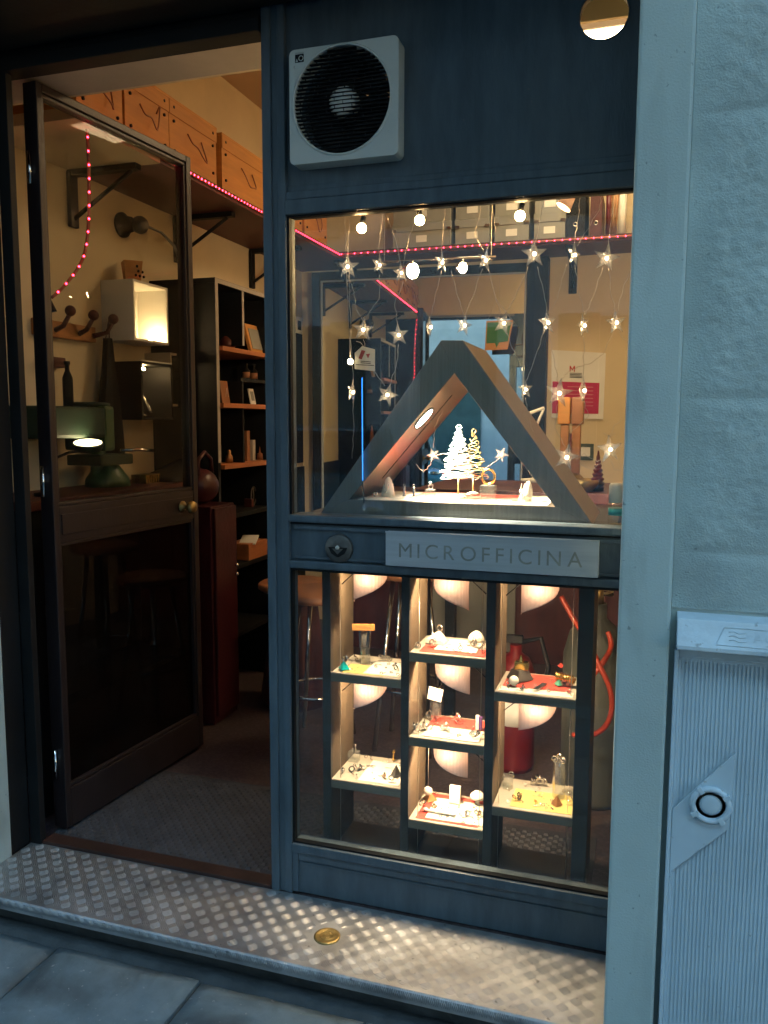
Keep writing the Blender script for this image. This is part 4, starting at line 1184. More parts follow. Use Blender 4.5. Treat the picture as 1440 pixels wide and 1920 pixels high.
# middle bay bottom shelf
c = onshelf(806,1510,Z23)+Vector((0,0,UPZ)); c.y = .19; c.x = at(806,1500,.19).x
pyramid(c,.022,.022,MT['copper'],'copper pyramid at the left of the middle bay bottom shelf',False)
t = thing('white_pendant','round white pendant on a wire in the middle bay','pendant',(c.x,c.y-.02,c.z+.022))
part(M().ball((c.x,c.y-.020,c.z+.034),.0125,16,10,(1,.4,1)),'disc',MT['cloth'],t); part(M().cyl((c.x,c.y-.020,c.z+.0466),(c.x,c.y-.020,.43),.0008,5),'wire',MT['wire'],t)
m = M(); cc = onshelf(812,1527,Z23)
solo(M().tube([cc+Vector((-.026+k*.006,-.004*k/10,UPZ+.0042+.001*math.sin(k*1.9))) for k in range(16)],[.0042+.0018*math.sin(k*1.9) for k in range(16)],8),'scalloped_bracelet',MT['cloth'],'scalloped white bracelet along the front of the middle bay bottom shelf','bracelet')
c = onshelf(850,1515,Z23)+Vector((0,0,UPZ)); t = thing('white_box_stand','white block stand under the lamp on the middle bay bottom shelf','jewellery stand',c)
part(M().cbox(c+Vector((0,.02,.024)),(.030,.012,.048),rx=R(-8)),'block',MT['paper'],t,.001)
c = onshelf(893,1515,Z23)+Vector((0,0,UPZ)); t = thing('white_dome_stand','rounded white dome stand at the right of the middle bay bottom shelf','jewellery stand',c)
part(M().lathe(c+Vector((0,.012,0)),[(.006,0),(.005,.016),(.020,.017),(.019,.026),(.011,.034),(.001,.037)],20),'dome',MT['paper'],t)
cluster(onshelf(797,1514,Z23)+Vector((0,0,UPZ)),'white pearl rings beside the copper pyramid',3,.006,('steel','copper'),31)
cluster(onshelf(806,1518,Z23)+Vector((.012,-.008,UPZ)),'small copper ring in front of the copper pyramid',1,.006,('copper',),33)
cluster(onshelf(872,1535,Z23)+Vector((0,0,UPZ)),'silver rings at the front of the middle bay bottom shelf',3,.0065,('steel','chrome'),35)
cluster(onshelf(897,1532,Z23)+Vector((0,0,UPZ)),'tangle of silver earrings at the right front of the middle bay bottom shelf',3,.006,('steel','gold'),37)
# right bay upper shelf
c = onshelf(973,1270,Z31)+Vector((0,0,UPZ)); c.y = .18; c.x = at(975,1265,.18).x
t = thing('tapered_stand','dark tapered stand topped with a gold box on the right bay upper shelf','jewellery stand',c)
part(M().lathe(c,[(.036,0),(.022,.026)],4,smooth=False),'tapered_block',MT['bronze'],t)
part(M().cbox(c+Vector((.004,0,.0365)),(.036,.020,.020)),'gold_box',MT['gold'],t,.001)
part(M().lathe(c+Vector((.002,0,.0468)),[(.007,0),(.003,.012),(.0005,.018)],6,smooth=False),'gold_spike',MT['gold'],t)
c = onshelf(1057,1265,Z31)+Vector((0,0,.014)); c.y=.17; c.x = at(1042,1262,.17).x
cs_ = coil(c,8,.0085,.0028,.0062,MT['gold'],'pale gold spring coil held up on the right bay upper shelf',(1,-.15,-.10))
part(M().box(c.x+.012,c.x+.034,c.y-.009,c.y+.009,Z31+EPS,c.z+.001),'acrylic_foot',MT['clear'],cs_)
c = onshelf(963,1290,Z31)+Vector((0,0,UPZ)); t = thing('white_sphere_ring','round white ball ring at the left front of the right bay upper shelf','ring',c)
part(M().ball(c+Vector((0,0,.013)),.013,16,10),'ball',MT['cloth'],t); part(M().ring(c+Vector((-.014,-.006,.007)),.0055,.0018,(.5,1,0),18,6),'band',MT['steel'],t)
c = onshelf(1012,1292,Z31)+Vector((0,0,UPZ)); t = thing('hinged_bracelet','flat jointed silver bracelet lying on the right bay upper shelf','bracelet',c)
for k in range(6): part(M().cbox(c+Vector((.003*k-.006,.010*k-.028,.0018)),(.014,.0085,.0028),rz=R(-15)),'link',MT['steel'],t,.0006)
pyramid(onshelf(1048,1288,Z31)+Vector((0,0,UPZ)),.014,.016,mat('mint enamel',(.10,.42,.28),.35),'mint green pyramid on the right bay upper shelf',False)
pyramid(onshelf(1058,1290,Z31)+Vector((.003,.012,UPZ)),.015,.030,MT['bronze'],'dark faceted spike beside the mint pyramid',False,'faceted_spike')
solo(M().cbox(onshelf(1050,1276,Z31)+Vector((-.002,.03,.030)),(.010,.006,.010),ry=R(35)),'red_cube_bead',MT['redcloth'],'small red cube bead above the mint pyramid','bead')
cluster(onshelf(1068,1292,Z31)+Vector((0,0,UPZ)),'silver rings at the right end of the right bay upper shelf',3,.008,('steel','chrome'),43)
cluster(onshelf(985,1296,Z31)+Vector((0,0,UPZ)),'small dark rings in front of the tapered stand',2,.006,('bronze','steel'),45)
# right bay lower shelf
c = onshelf(952,1478,Z32); t = thing('clear_cylinder','short clear cylinder with silver rings on its rim on the right bay lower shelf','display block',c)
part(M().lathe(c,[(.0145,0),(.0145,.034)],22),'cylinder',MT['clear'],t); part(M().ring(c+Vector((.010,-.004,.040)),.0075,.0018,(.3,1,0),20,6),'ring',MT['steel'],t); part(M().ring(c+Vector((-.012,-.006,.030)),.007,.0012,(.8,.5,0),18,6),'ring',MT['steel'],t)
c = onshelf(1049,1480,Z32)+Vector((0,0,UPZ)); c.y=.17; c.x = at(1048,1475,.17).x
t = thing('tall_clear_cylinder','tall clear cylinder crowned with silver rings on the right bay lower shelf','display block',c)
part(M().lathe(c,[(.0165,0),(.0165,.098)],24),'cylinder',MT['clear'],t)
for k in range(5): part(M().ring(c+Vector((.012*math.cos(k*1.5)-.002,.010*math.sin(k*1.5)-.006,.104+.004*(k%2))),.0068,.0020,(math.cos(k),math.sin(k),.3),18,6),'ring',MT['steel'],t)
part(M().add([c+Vector((-.015,-.010,.096)),c+Vector((-.011,-.013,.096)),c+Vector((-.009,-.0145,.02)),c+Vector((-.016,-.009,.03))],[(0,1,2,3)]),'ribbon',MT['steel'],t)
cluster(onshelf(1010,1475,Z32)+Vector((0,0,UPZ)),'heap of silver rings in the middle of the right bay lower shelf',5,.0085,('steel','chrome'),51)
cluster(onshelf(970,1502,Z32)+Vector((0,0,UPZ)),'bronze chain ring at the left of the yellow card',4,.0065,('bronze','copper'),53,'chain','chain_ring')
cluster(onshelf(1008,1512,Z32)+Vector((0,0,UPZ)),'tiny copper stud earrings on the yellow card',2,.0045,('copper','gold'),55)
pyramid(onshelf(1044,1512,Z32)+Vector((0,0,UPZ)),.015,.022,MT['copper'],'coppery faceted brooch at the right of the yellow card',False,'faceted_brooch')
ring_thing(onshelf(1068,1508,Z32)+Vector((0,0,UPZ)),.0075,.0018,MT['steel'],'silver hoop at the right end of the yellow card',None,.6)

# ---- loose tiny findings scattered over each shelf: too small to count
for si,(x0,x1,z,where) in enumerate(((-.77,-.60,Z11,'left bay upper shelf'),(-.77,-.60,Z12,'left bay lower shelf'),(-.55,-.38,Z21,'middle bay top shelf'),(-.55,-.38,Z22,'middle bay second shelf'),(-.55,-.38,Z23,'middle bay bottom shelf'),(-.33,-.155,Z31,'right bay upper shelf'),(-.33,-.155,Z32,'right bay lower shelf'))):
    rnd = random.Random(70+si); m = M()
    for k in range(34):
        c = Vector((rnd.uniform(x0,x1),rnd.uniform(.085,.235),z+.0062)); r_ = rnd.uniform(.0022,.0045)
        t_ = rnd.random()
        if t_ < .55: m.ring(c+Vector((0,0,r_*.4)),r_,r_*.28,(rnd.uniform(-.6,.6),rnd.uniform(-.9,.4),1),12,5)
        elif t_ < .8: m.ball(c,r_*.7,8,5)
        else: m.tube([c+Vector((rnd.uniform(-1,1)*.002+q*.004,rnd.uniform(-1,1)*.003,0)) for q in range(6)],.0009,5)
    solo(m,'loose_findings',MT['steel'],f'loose tiny silver links and beads strewn over the {where}','beads',kind='stuff')

# ================================================================== INTERIOR: shelves, mirror, left wall
SZ = 2.236
sh = thing('corner_shelf','dark high shelf running round the left and back walls, edged with red LEDs','shelf',(-1.9,1.5,SZ-.02))
part(M().box(-2.0995,-1.722,.765,2.56,SZ-.022,SZ+.012),'left_board',MT['redwood'],sh,.001)
part(M().box(-2.0995,-1.722,.30,.7645,SZ-.024,SZ+.012),'front_board',MT['cream'],sh,.001)  # front section of the left shelf, in cream
part(M().box(-2.0995,.3495,2.5605,2.8995,SZ-.022,SZ+.012),'back_board',MT['redwood'],sh,.001)
def bracket(x,y,dx,dy,label):
    t = thing('shelf_bracket',label,'bracket',(x,y,SZ-.26),'iron brackets under the high shelf')
    d = Vector((dx,dy,0)); s_ = Vector((-dy,dx,0))*.022
    c = Vector((x,y,SZ-.13))
    part(M().cbox(c+d*.009,(.045 if dy else .018,.045 if dx else .018,.20),0),'wall_plate',MT['black'],t,.004)
    part(M().cbox(Vector((x,y,SZ-.034))+d*.15,(.30 if dx else .035,.30 if dy else .035,.022)),'arm',MT['black'],t,.002)
    part(M().tube([Vector((x,y,SZ-.20))+d*.012,Vector((x,y,SZ-.046))+d*.27],.008,8),'brace',MT['black'],t)
for y,l in ((.74,'iron bracket under the high shelf nearest the door'),(1.455,'second iron bracket along the left wall behind the door edge'),(2.2,'third iron bracket along the left wall deep in the shop')):
    bracket(-2.0985,y,1,0,l)
for x,l in ((-1.75,'iron bracket under the back shelf near the corner'),(-.43,'iron bracket under the back shelf above the poster')):
    bracket(x,2.8985,0,-1,l)
# LED tapes
def led_tape(name,label,pts,step,r=.0035,width=.012):
    t = thing(name,label,'LED strip',pts[0])
    part(M().tube(pts,.0055,6),'tape',MT['strip'],t)
    m = M(); acc = 0
    for i in range(len(pts)-1):
        a,b_ = Vector(pts[i]),Vector(pts[i+1]); L_ = (b_-a).length; s_ = acc
        while s_ < L_:
            m.ball(a.lerp(b_,s_/L_)+Vector((.004,-.004,0)),r,6,4); s_ += step
        acc = s_-L_
    part(m,'leds',MT['redled'],t,stuff=True)
    return t
xe, ye = -1.716, 2.554
hang = [atx(163,240,-1.75),atx(166,300,-1.755),atx(167,360,-1.76),atx(166,420,-1.765),atx(160,470,-1.77),atx(148,500,-1.775),atx(130,525,-1.78),atx(112,545,-1.79),atx(97,558,-1.80)]
led_tape('red_led_strip','red LED strip along the front edge of the left high shelf',[Vector((xe,ye,SZ-.004)),Vector((xe,.33,SZ-.004))],.0275)
led_tape('red_led_strip','red LED strip along the front edge of the back high shelf',[Vector((xe+.012,ye,SZ-.004)),Vector((.34,ye,SZ-.004))],.040)
led_tape('hanging_led_strip','loose red LED strip hanging in a curve behind the door glass',[Vector((xe-.012,.345,SZ-.004))]+smooth_path(hang,3),.042)
c = hang[-1]
solo(M().lathe(c+Vector((-.01,.0,-.045)),[(.006,0),(.022,.004),(.018,.014),(.006,.040),(.003,.048)],14),'led_plug',MT['black'],'small dark plug at the lower end of the hanging LED strip','plug')
# plywood crates on the left shelf
def crate(y0,y1,h,label,dep=.32,x1=-1.745,lid=False):
    z0 = SZ+.0125
    t = thing('plywood_crate',label,'crate',((x1-dep/2),(y0+y1)/2,z0),'plywood crates on the high shelf')
    P_ = MT['ply']; g = .009
    part(M().box(x1-g,x1,y0,y1,z0,z0+h),'front_panel',P_,t,.001)
    part(M().box(x1-dep,x1-dep+g,y0,y1,z0,z0+h),'back_panel',P_,t,.001)
    for ya in (y0,y1-g): part(M().box(x1-dep+g+.0003,x1-g-.0003,ya,ya+g,z0,z0+h),'end_panel',P_,t,.001)
    part(M().box(x1-dep+g+.0003,x1-g-.0003,y0+g+.0003,y1-g-.0003,z0,z0+g),'bottom_panel',P_,t)
    part(M().box(x1-dep-.004,x1+.004,y0-.003,y1+.003,z0+h+.0004,z0+h+.011),'lid',P_,t,.001)
    part(M().box(x1+.0003,x1+.004,y0,y1,z0+h-.05,z0+h),'lid_rim',P_,t,.001)
    ym = (y0+y1)/2; zm = z0+h*.62
    part(M().tube(smooth_path([(x1+.004,ym-.05,zm),(x1+.022,ym-.046,zm-.035),(x1+.026,ym-.012,zm-.075+.04*math.sin(ym*19)),(x1+.026,ym+.022,zm-.066),(x1+.022,ym+.046+.02*math.sin(ym*13),zm-.03+.05*math.sin(ym*11)),(x1+.004,ym+.05,zm)],5),.0032,6),'rope_handle',MT['stoolw'],t)
    for yy in (y0+.03,y1-.03):
        for zz in (z0+.05,z0+h-.07,z0+h-.02): part(M().lathe((x1,yy,zz),[(.006,0),(.006,.0052),(.001,.006)],8,'X'),'nail',MT['black'],t)
crate(.34,.578,.225,'plywood crate on the high shelf nearest the door')
crate(.592,.862,.228,'plywood crate with a looped rope handle, second from the door')
crate(.866,1.215,.228,'plywood crate with a hanging rope handle, third from the door')
crate(1.262,1.70,.225,'plywood crate beyond the gap on the high shelf')
crate(1.73,2.10,.235,'plywood crate seen through the top left corner of the upper window')
crate(2.13,2.44,.235,'plywood crate at the far end of the left shelf')
# grey archive boxes on the back shelf
def abox(x0,x1,z0,z1,label,rnd):
    t = thing('archive_box',label,'box',((x0+x1)/2,2.7,z0),'grey archive boxes on the back shelf')
    y0 = 2.585
    part(M().box(x0+.003,x1-.003,y0+.003,2.885,z0,z1-.0455),'body',MT['greybox'],t,.002)
    part(M().box(x0,x1,y0,2.888,z1-.045,z1),'lid',MT['greybox'],t,.002)
    xm = (x0+x1)/2
    part(M().box(xm-.030,xm+.030,y0+.0005,y0+.0028,z0+.030,z0+.066),'label_card',MT['paper'],t)
    for s_ in (x0+.014,x1-.014): part(M().cbox((s_,y0-.001,z1-.040),(.026,.003,.014)),'metal_corner',MT['chrome'],t)
bx = [(735,846),(852,918),(926,992),(1000,1060)]
names = ['first','second','third','fourth']
for i,(p0,p1) in enumerate(bx):
    x0 = at(p0,440,2.585).x; x1 = at(p1,440,2.585).x
    z = SZ+.0125
    h = .135
    abox(x0,x1,z,z+h,f'{names[i]} grey archive box from the left, bottom row on the back shelf',i)
    abox(x0+.002,x1-.002,z+h+.0005,z+2*h,f'{names[i]} grey archive box from the left, top row on the back shelf',i)
# books and rolled things at the right of the back shelf
zs_ = SZ+.0125
for i,(px,w_,h,mt,l) in enumerate(((1080,.10,.27,'black','tall dark folder beside the archive boxes on the back shelf'),(1118,.06,.22,'redwood','brown binder on the back shelf right of the archive boxes'),(1140,.028,.30,'red','red upright roll at the right of the back shelf'),(1150,.030,.30,'copper','golden brown broom bundle at the right end of the back shelf'),(1166,.040,.28,'paper','pale rolled paper at the far right of the back shelf'))):
    c = at(px,440,2.66); c.z = zs_
    if i < 2:
        t = thing('box_file',l,'file',c); part(M().box(c.x-w_/2,c.x+w_/2,2.60,2.87,zs_,zs_+h),'cover',MT[mt],t,.002); part(M().lathe((c.x,2.5995,zs_+.07),[(.012,0),(.012,-.002),(.008,-.002),(.007,0)],14,'Y'),'finger_ring',MT['chrome'],t)
    else:
        t = thing('upright_roll',l,'roll',c); 
        if i == 3:
            for k in range(9): part(M().cyl((c.x+.012*math.cos(k*.7),2.66+.012*math.sin(k*.7),zs_),(c.x+.022*math.cos(k*.7),2.66+.020*math.sin(k*.7),zs_+h),.004,6),'bristle',MT[mt],t)
        else: part(M().lathe((c.x,2.66,zs_),[(w_/2,0),(w_/2,h),(w_*.35,h),(w_*.34,.01)],16),'sheet',MT[mt],t)
# ---- lamp rail and bulbs under the back shelf
rl = thing('ceiling_lamp_rail','chrome lamp rail with two bright bulbs hanging in the middle of the shop','lamp',(-.8,1.1,1.85))
p0 = at(712,492,1.08); p1 = at(930,481,1.20)
part(M().cyl(p0,p1,.005,10),'rail',MT['chrome'],rl)
for f in (.04,.96):
    p = p0.lerp(p1,f); part(M().tube([p,(p.x,p.y,2.9995)],.0018,6),'hanger',MT['wire'],rl)
for px,py_,r_,yy in ((770,508,.022,1.08),(865,502,.0155,1.14)):
    c = at(px,py_,yy)
    bb = part(M().ball(c,r_,18,12),'bulb',MT['bulb'],rl)
    part(M().tube([c+Vector((0,0,r_*.8)),c+Vector((0,.02,r_+.018))],.008,10),'socket',MT['chrome'],bb)
    ax = Vector((.80,-.55,-.15)).normalized(); u_ = ax.orthogonal().normalized(); v_ = ax.cross(u_); vs = []; n_ = 20
    for q in range(6):
        a_ = math.pi*(.03+.60*q/5)
        for k in range(n_):
            vs.append(c-ax*(1.45*r_*math.cos(a_))+(u_*math.cos(2*math.pi*k/n_)+v_*math.sin(2*math.pi*k/n_))*1.45*r_*math.sin(a_))
    cp = part(M().add(vs,[(q*n_+k,q*n_+(k+1)%n_,(q+1)*n_+(k+1)%n_,(q+1)*n_+k) for q in range(5) for k in range(n_)],True),'added_shield_cup',MT['chrome'],bb)  # added cups keep bulb light off the door glass and left wall
    cp.modifiers.new('thick','SOLIDIFY').thickness = .001
# ---- big framed mirror on the back wall
th = R(3)
mc = Vector((-1.31,2.835,0))
mi = thing('wall_mirror','large dark framed mirror on the back wall reflecting the doorway and street','mirror',mc,rz=th)
W2 = .675; ZT, ZBm = 2.185, .55
def mbox(x0,x1,y0,y1,z0,z1,name,mt,b_=.003): return part(M().box(x0,x1,y0,y1,z0,z1),name,MT[mt],mi,b_,local=True)
mbox(-W2+.05,W2-.05,0,.006,ZBm+.05,ZT-.05,'mirror_glass','mirror',0)
mbox(-W2,-W2+.05,-.018,.02,ZBm,ZT,'frame_side','dark'); mbox(W2-.05,W2,-.018,.02,ZBm,ZT,'frame_side','dark')
mbox(-W2+.0502,W2-.0502,-.018,.02,ZT-.05,ZT,'frame_top','dark'); mbox(-W2+.0502,W2-.0502,-.018,.02,ZBm,ZBm+.05,'frame_bottom','dark')
for s_ in (-1,1): mbox(s_*(W2-.058)-.004,s_*(W2-.058)+.004,-.010,-.0005,ZBm+.0505,ZT-.0505,'gilt_slip','signp',.001)
mbox(-W2+.063,W2-.063,-.010,-.0005,ZT-.0585,ZT-.0505,'gilt_slip','signp',.001)
# post right of the mirror
solo(M().box(-.635,-.560,2.80,2.8985,-.004,2.205),'dark_post',MT['dark'],'dark upright post on the back wall right of the mirror','post',bevel=.003)
# green card in front of the mirror
t = thing('green_card','green and tan printed card hanging in front of the mirror','card',at(938,655,2.70))
y_ = 2.70
part(M().prism(poly_at([(912,602),(962,600),(952,655),(909,657)],y_),y_,y_+.003),'card',MT['ply'],t)
part(M().prism(poly_at([(914,605),(959,603),(952,640),(936,642),(931,652),(928,643),(912,644)],y_-.001),y_-.001,y_-.0003),'green_print',MT['greencard'],t)
part(M().tube([at(914,603,y_),at(930,560,y_),at(960,601,y_)],.0015,4),'string',MT['wire'],t)
# ---- poster, socket and conduit on the wall at right
po = thing('wall_poster','white poster with crimson lower half on the back wall right of the mirror','poster',at(1085,785,2.89))
y_ = 2.892
part(M().prism(poly_at([(1034,656),(1136,662),(1131,786),(1034,783)],y_),y_,y_+.006),'sheet',MT['paper'],po)
part(M().prism(poly_at([(1036,715),(1124,718),(1122,776),(1035,775)],y_-.0015),y_-.0015,y_-.0003),'crimson_panel',MT['pinkcard'],po)
letters('M', at(1068,695,y_).x, at(1078,695,y_).x+.0001, at(1068,697,y_).z, .030, y_-.001, MT['redcloth'], po) if False else None
part(M().prism(poly_at([(1068,697),(1068,686),(1070,686),(1073,692),(1076,686),(1078,686),(1078,697),(1076,697),(1076,690),(1073,695),(1070,690),(1070,697)],y_-.0015),y_-.0015,y_-.0003),'red_letter',MT['redcloth'],po)
for k in range(4): part(M().prism(poly_at([(1068,699+k*2.6),(1091,699.5+k*2.6),(1091,700.6+k*2.6),(1068,700.1+k*2.6)],y_-.0015),y_-.0015,y_-.0003),'print_line',MT['black'],po)
for k in range(6): part(M().prism(poly_at([(1064,724+k*7),(1112,725+k*7),(1112,727+k*7),(1064,726+k*7)],y_-.0025),y_-.0025,y_-.0016),'pale_line',mat('pink print',(.6,.16,.2),.7) if k==0 else bpy.data.materials['pink print'],po)
solo(M().box(at(1024,600,2.88).x-.014,at(1024,600,2.88).x+.014,2.872,2.8985,1.05,2.02),'conduit',MT['redwood'],'thin brown trunking running up the back wall beside the poster','trunking',bevel=.002)
c = at(1098,845,2.89)
t = thing('wall_socket','white wall socket in a dark green surround on the back wall','socket',c)
part(M().box(c.x-.045,c.x+.045,2.884,2.8985,c.z-.055,c.z+.04),'surround',MT['greendk'],t,.003)
part(M().box(c.x-.026,c.x+.026,2.880,2.8838,c.z-.032,c.z+.020),'plate',MT['paper'],t,.001)
# ---- bench at the back with tools
bc = thing('bench_cabinet','red brown bench cabinet under the back bench top','cabinet',(-.7,2.5,0))
part(M().box(-1.58,.34,2.36,2.68,-.003,.7995),'carcass',MT['redwood'],bc)
part(M().box(-1.62,.345,2.30,2.70,.80,.845),'bench_top',MT['redwood'],bc,.004)
for k in range(4):
    x0 = -1.56+k*.47
    d_ = part(M().box(x0,x0+.455,2.342,2.3595,.05,.77),'cabinet_door',MT['redwood'] if k!=1 else MT['greybox'],bc,.003)
    part(M().ball((x0+.41,2.33,.55),.014,10,7),'handle',MT['brass'],d_)
c = at(1068,870,2.10)
BT = .8455
# copper bodied clamp: two upright bars and head on the front work table
wt = thing('work_table','dark work table behind the right end of the window','table',(-.35,1.0,0))
part(M().box(-.75,.30,.75,1.25,1.020,1.055),'table_top',MT['redwood'],wt,.004)
for x in (-.72,.26):
    for y in (.78,1.20): part(M().box(x-.02,x+.02,y-.02,y+.02,-.003,1.0195),'leg',MT['dark'],wt,.002)
TT = 1.0555
c = at(1068,900,1.0); c.z = TT
cl = thing('copper_press','upright copper and wood hand press on the work table','press',c)
hgt = at(1068,745,1.0).z-TT
part(M().box(c.x-.035,c.x-.006,.985,1.015,TT,TT+hgt*.70),'column',MT['copper'],cl,.003)
part(M().box(c.x+.004,c.x+.034,.985,1.015,TT,TT+hgt*.70),'column',MT['copper'],cl,.003)
part(M().box(c.x-.045,c.x-.003,.975,1.025,TT+hgt*.70,TT+hgt),'head',MT['ply'],cl,.006)
part(M().box(c.x+.001,c.x+.042,.975,1.025,TT+hgt*.70,TT+hgt),'head',MT['stoolw'],cl,.006)
part(M().box(c.x-.0055,c.x+.0035,.99,1.01,TT,TT+hgt*.6),'screw',MT['red'],cl)
part(M().lathe(c,[(.055,.0),(.050,.03),(.03,.05)],16),'foot',MT['brass'],cl)
c = at(1120,915,.85); c.z = TT
rt = thing('red_bottle_tree','small red bristle Christmas tree on the work table','ornament',c)
part(M().lathe(c,[(.02,0),(.02,.012),(.008,.014)],14),'base',MT['black'],rt)
prof = []
hh = at(1120,848,.85).z-TT
for k in range(9):
    f = k/8; prof += [(.026*(1-f)+.003,.012+(hh-.012)*f),(.016*(1-f)+.002,.012+(hh-.012)*(f+.05))]
part(M().lathe(c,prof+[(.0008,hh+.004)],18,smooth=False),'bristles',MT['red'],rt)
c = at(1092,905,.82); c.z = TT
bwl = thing('brass_dish','shallow brass dish on the work table below the press','dish',c)
part(M().lathe(c,[(.03,0),(.05,.02),(.055,.04),(.052,.04),(.045,.018),(.001,.006)],20),'bowl',MT['brass'],bwl)
# wall lamp arm (white bars) beside the mirror
t = thing('white_arm_lamp','white jointed lamp arm reaching over the work table','lamp',(at(1010,900,1.3).x,1.22,TT))
pA = at(1003,805,1.2); pB = at(1020,765,1.2); pC = at(965,785,1.15)
part(M().cyl(Vector((pA.x,1.2,TT)),pA,.006,8),'post',MT['paper'],t)
part(M().cyl(pA,pB,.005,8),'arm',MT['paper'],t)
part(M().cyl(pB,pC,.006,8),'arm',MT['paper'],t)
part(M().lathe(Vector((pA.x,1.2,TT)),[(.05,0),(.05,.01),(.008,.014)],16),'foot',MT['paper'],t)

# ================================================================== LEFT WALL THINGS
def wallbox(name,label,y0,y1,z0,z1,dep,mt,inner,lit=None):
    t = thing(name,label,'display box',(-2.02,(y0+y1)/2,z0))
    x0,x1 = -2.0985,-2.0985+dep; g=.010
    part(M().box(x0,x0+.006,y0,y1,z0,z1),'back',MT[inner],t)
    part(M().box(x0+.0062,x1,y0,y0+g,z0,z1),'side',MT[mt],t,.001); part(M().box(x0+.0062,x1,y1-g,y1,z0,z1),'side',MT[mt],t,.001)
    part(M().box(x0+.0062,x1,y0+g+.0002,y1-g-.0002,z1-g,z1),'top',MT[mt],t,.001); part(M().box(x0+.0062,x1,y0+g+.0002,y1-g-.0002,z0,z0+g),'bottom',MT[mt],t,.001)
    return t
w1 = wallbox('wall_display_box','pale wall display box lit from inside, upper of the group',.90,1.145,1.60,1.838,.150,'paper','paper')
part(M().lathe((-2.0,1.09,1.6105),[(.016,0),(.016,.006),(.012,.008)],14),'spot_base',MT['chrome'],w1); part(M().ball((-2.0,1.09,1.624),.008,10,7),'spot_bulb',MT['boxlamp'],w1)
part(M().cbox((-2.05,.985,1.70),(.004,.035,.11),rz=R(8)),'ruler',MT['greybox'],w1)
w2 = wallbox('wall_display_box','black sided wall display box below the lit white one',.93,1.155,1.285,1.520,.155,'black','paper')
part(M().cbox((-2.088,1.0,1.42),(.004,.06,.10)),'drawing',MT['paper'],w2)
part(M().lathe((-2.02,1.06,1.5095),[(.012,0),(.012,-.006),(.009,-.007)],12),'spot_base',MT['chrome'],w2); part(M().ball((-2.02,1.06,1.498),.006,10,7),'spot_bulb',MT['boxlamp'],w2)
part(M().tube([(-2.06,1.095,1.41),(-2.02,1.10,1.33),(-2.02,1.103,1.315)],[.004,.006,.009],8),'spoon',MT['steel'],w2)
for k in range(3): part(M().ring((-2.0,.965+k*.03,1.3065),.011,.0025,(.3,.1,1),16,6),'ring',MT['steel'],w2)
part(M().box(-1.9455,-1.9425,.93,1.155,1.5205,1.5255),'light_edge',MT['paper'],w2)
w3 = wallbox('wall_display_box','cream wall display box nearest the bookcase',1.185,1.345,1.345,1.575,.130,'cream','cream')
part(M().ball((-2.03,1.29,1.376),.020,10,7),'trinket',MT['copper'],w3)
c = atx(236,507,-2.0); 
t = thing('flower_pot_box','small square pot with dark pattern standing on the lit wall box','pot',(-2.02,1.0,1.8385))
part(M().lathe((-2.02,1.0,1.8385),[(.040,0),(.052,.085),(.048,.085),(.038,.01)],4,smooth=False),'pot',MT['ply'],t)
for k in range(7): part(M().ball((-1.982+.0006*k,.972+.008*k,1.865+.018*((k*5)%3)),.006,6,4),'dot',MT['black'],t)
# black wall lamp with gooseneck
c = Vector((-2.0985,1.05,2.085))
t = thing('black_gooseneck_lamp','black round wall lamp base with a long gooseneck above the display boxes','lamp',c)
part(M().lathe(c,[(.050,0),(.050,.012),(.036,.022),(.030,.05),(.001,.062)],20,'X'),'wall_rose',MT['black'],t)
part(M().ball(c+Vector((.075,.02,.0)),.036,14,10),'knuckle',MT['bronze'],t)
gp = [c+Vector((.09,.03,.0)),c+Vector((.11,.12,-.01)),c+Vector((.12,.20,-.05)),c+Vector((.12,.26,-.12)),c+Vector((.115,.285,-.20)),c+Vector((.11,.285,-.27))]
part(M().tube(gp,.006,8),'gooseneck',MT['bronze'],t)
part(M().lathe(gp[-1]+Vector((0,0,-.075)),[(.026,0),(.024,.03),(.014,.055),(.010,.075)],14),'lamp_head',MT['redwood'],t)
# coat rack with knobs
t = thing('coat_rack','small wooden coat rack with round knobs on the left wall','coat rack',(-2.08,.70,1.60))
part(M().box(-2.0985,-2.075,.50,.83,1.585,1.645),'board',MT['copper'],t,.004)
for y in (.60,.73,.85):
    part(M().tube([(-2.075,min(y,.81),1.61),(-2.04,y,1.625),(-2.015,y+.005,1.665)],[.010,.009,.008],8),'peg',MT['redwood'],t); part(M().ball((-2.012,y+.006,1.678),.020,12,8),'knob',MT['redwood'],t)
solo(M().box(-2.0985,-2.06,.52,.63,1.475,1.512),'short_wood_bar',MT['redwood'],'short dark wood bar on the wall under the coat rack','bar',bevel=.003)
# black apron hanging from the rack
m = M(); vs = []
for j,(z,w_) in enumerate(((1.605,.012),(1.50,.03),(1.42,.05),(1.30,.075),(1.18,.09),(1.12,.085))):
    for k in range(9):
        f = k/8-.5
        vs.append((-2.05+.018*math.cos(k*2.1)*(1+j*.2),.86+f*w_*1.9,z))
fs = [(j*9+k,j*9+k+1,(j+1)*9+k+1,(j+1)*9+k) for j in range(5) for k in range(8)]
t = thing('black_apron','black apron hanging from the coat rack by its strings','apron',(-2.05,.86,1.12))
ap = part(m.add(vs,fs,True),'cloth',MT['black'],t); ap.modifiers.new('thick','SOLIDIFY').thickness = .006
for s_ in (-.012,.012): part(M().cyl((-2.045,.86+s_,1.60),(-2.03,.853,1.68),.0022,5),'string',MT['redwood'],t)
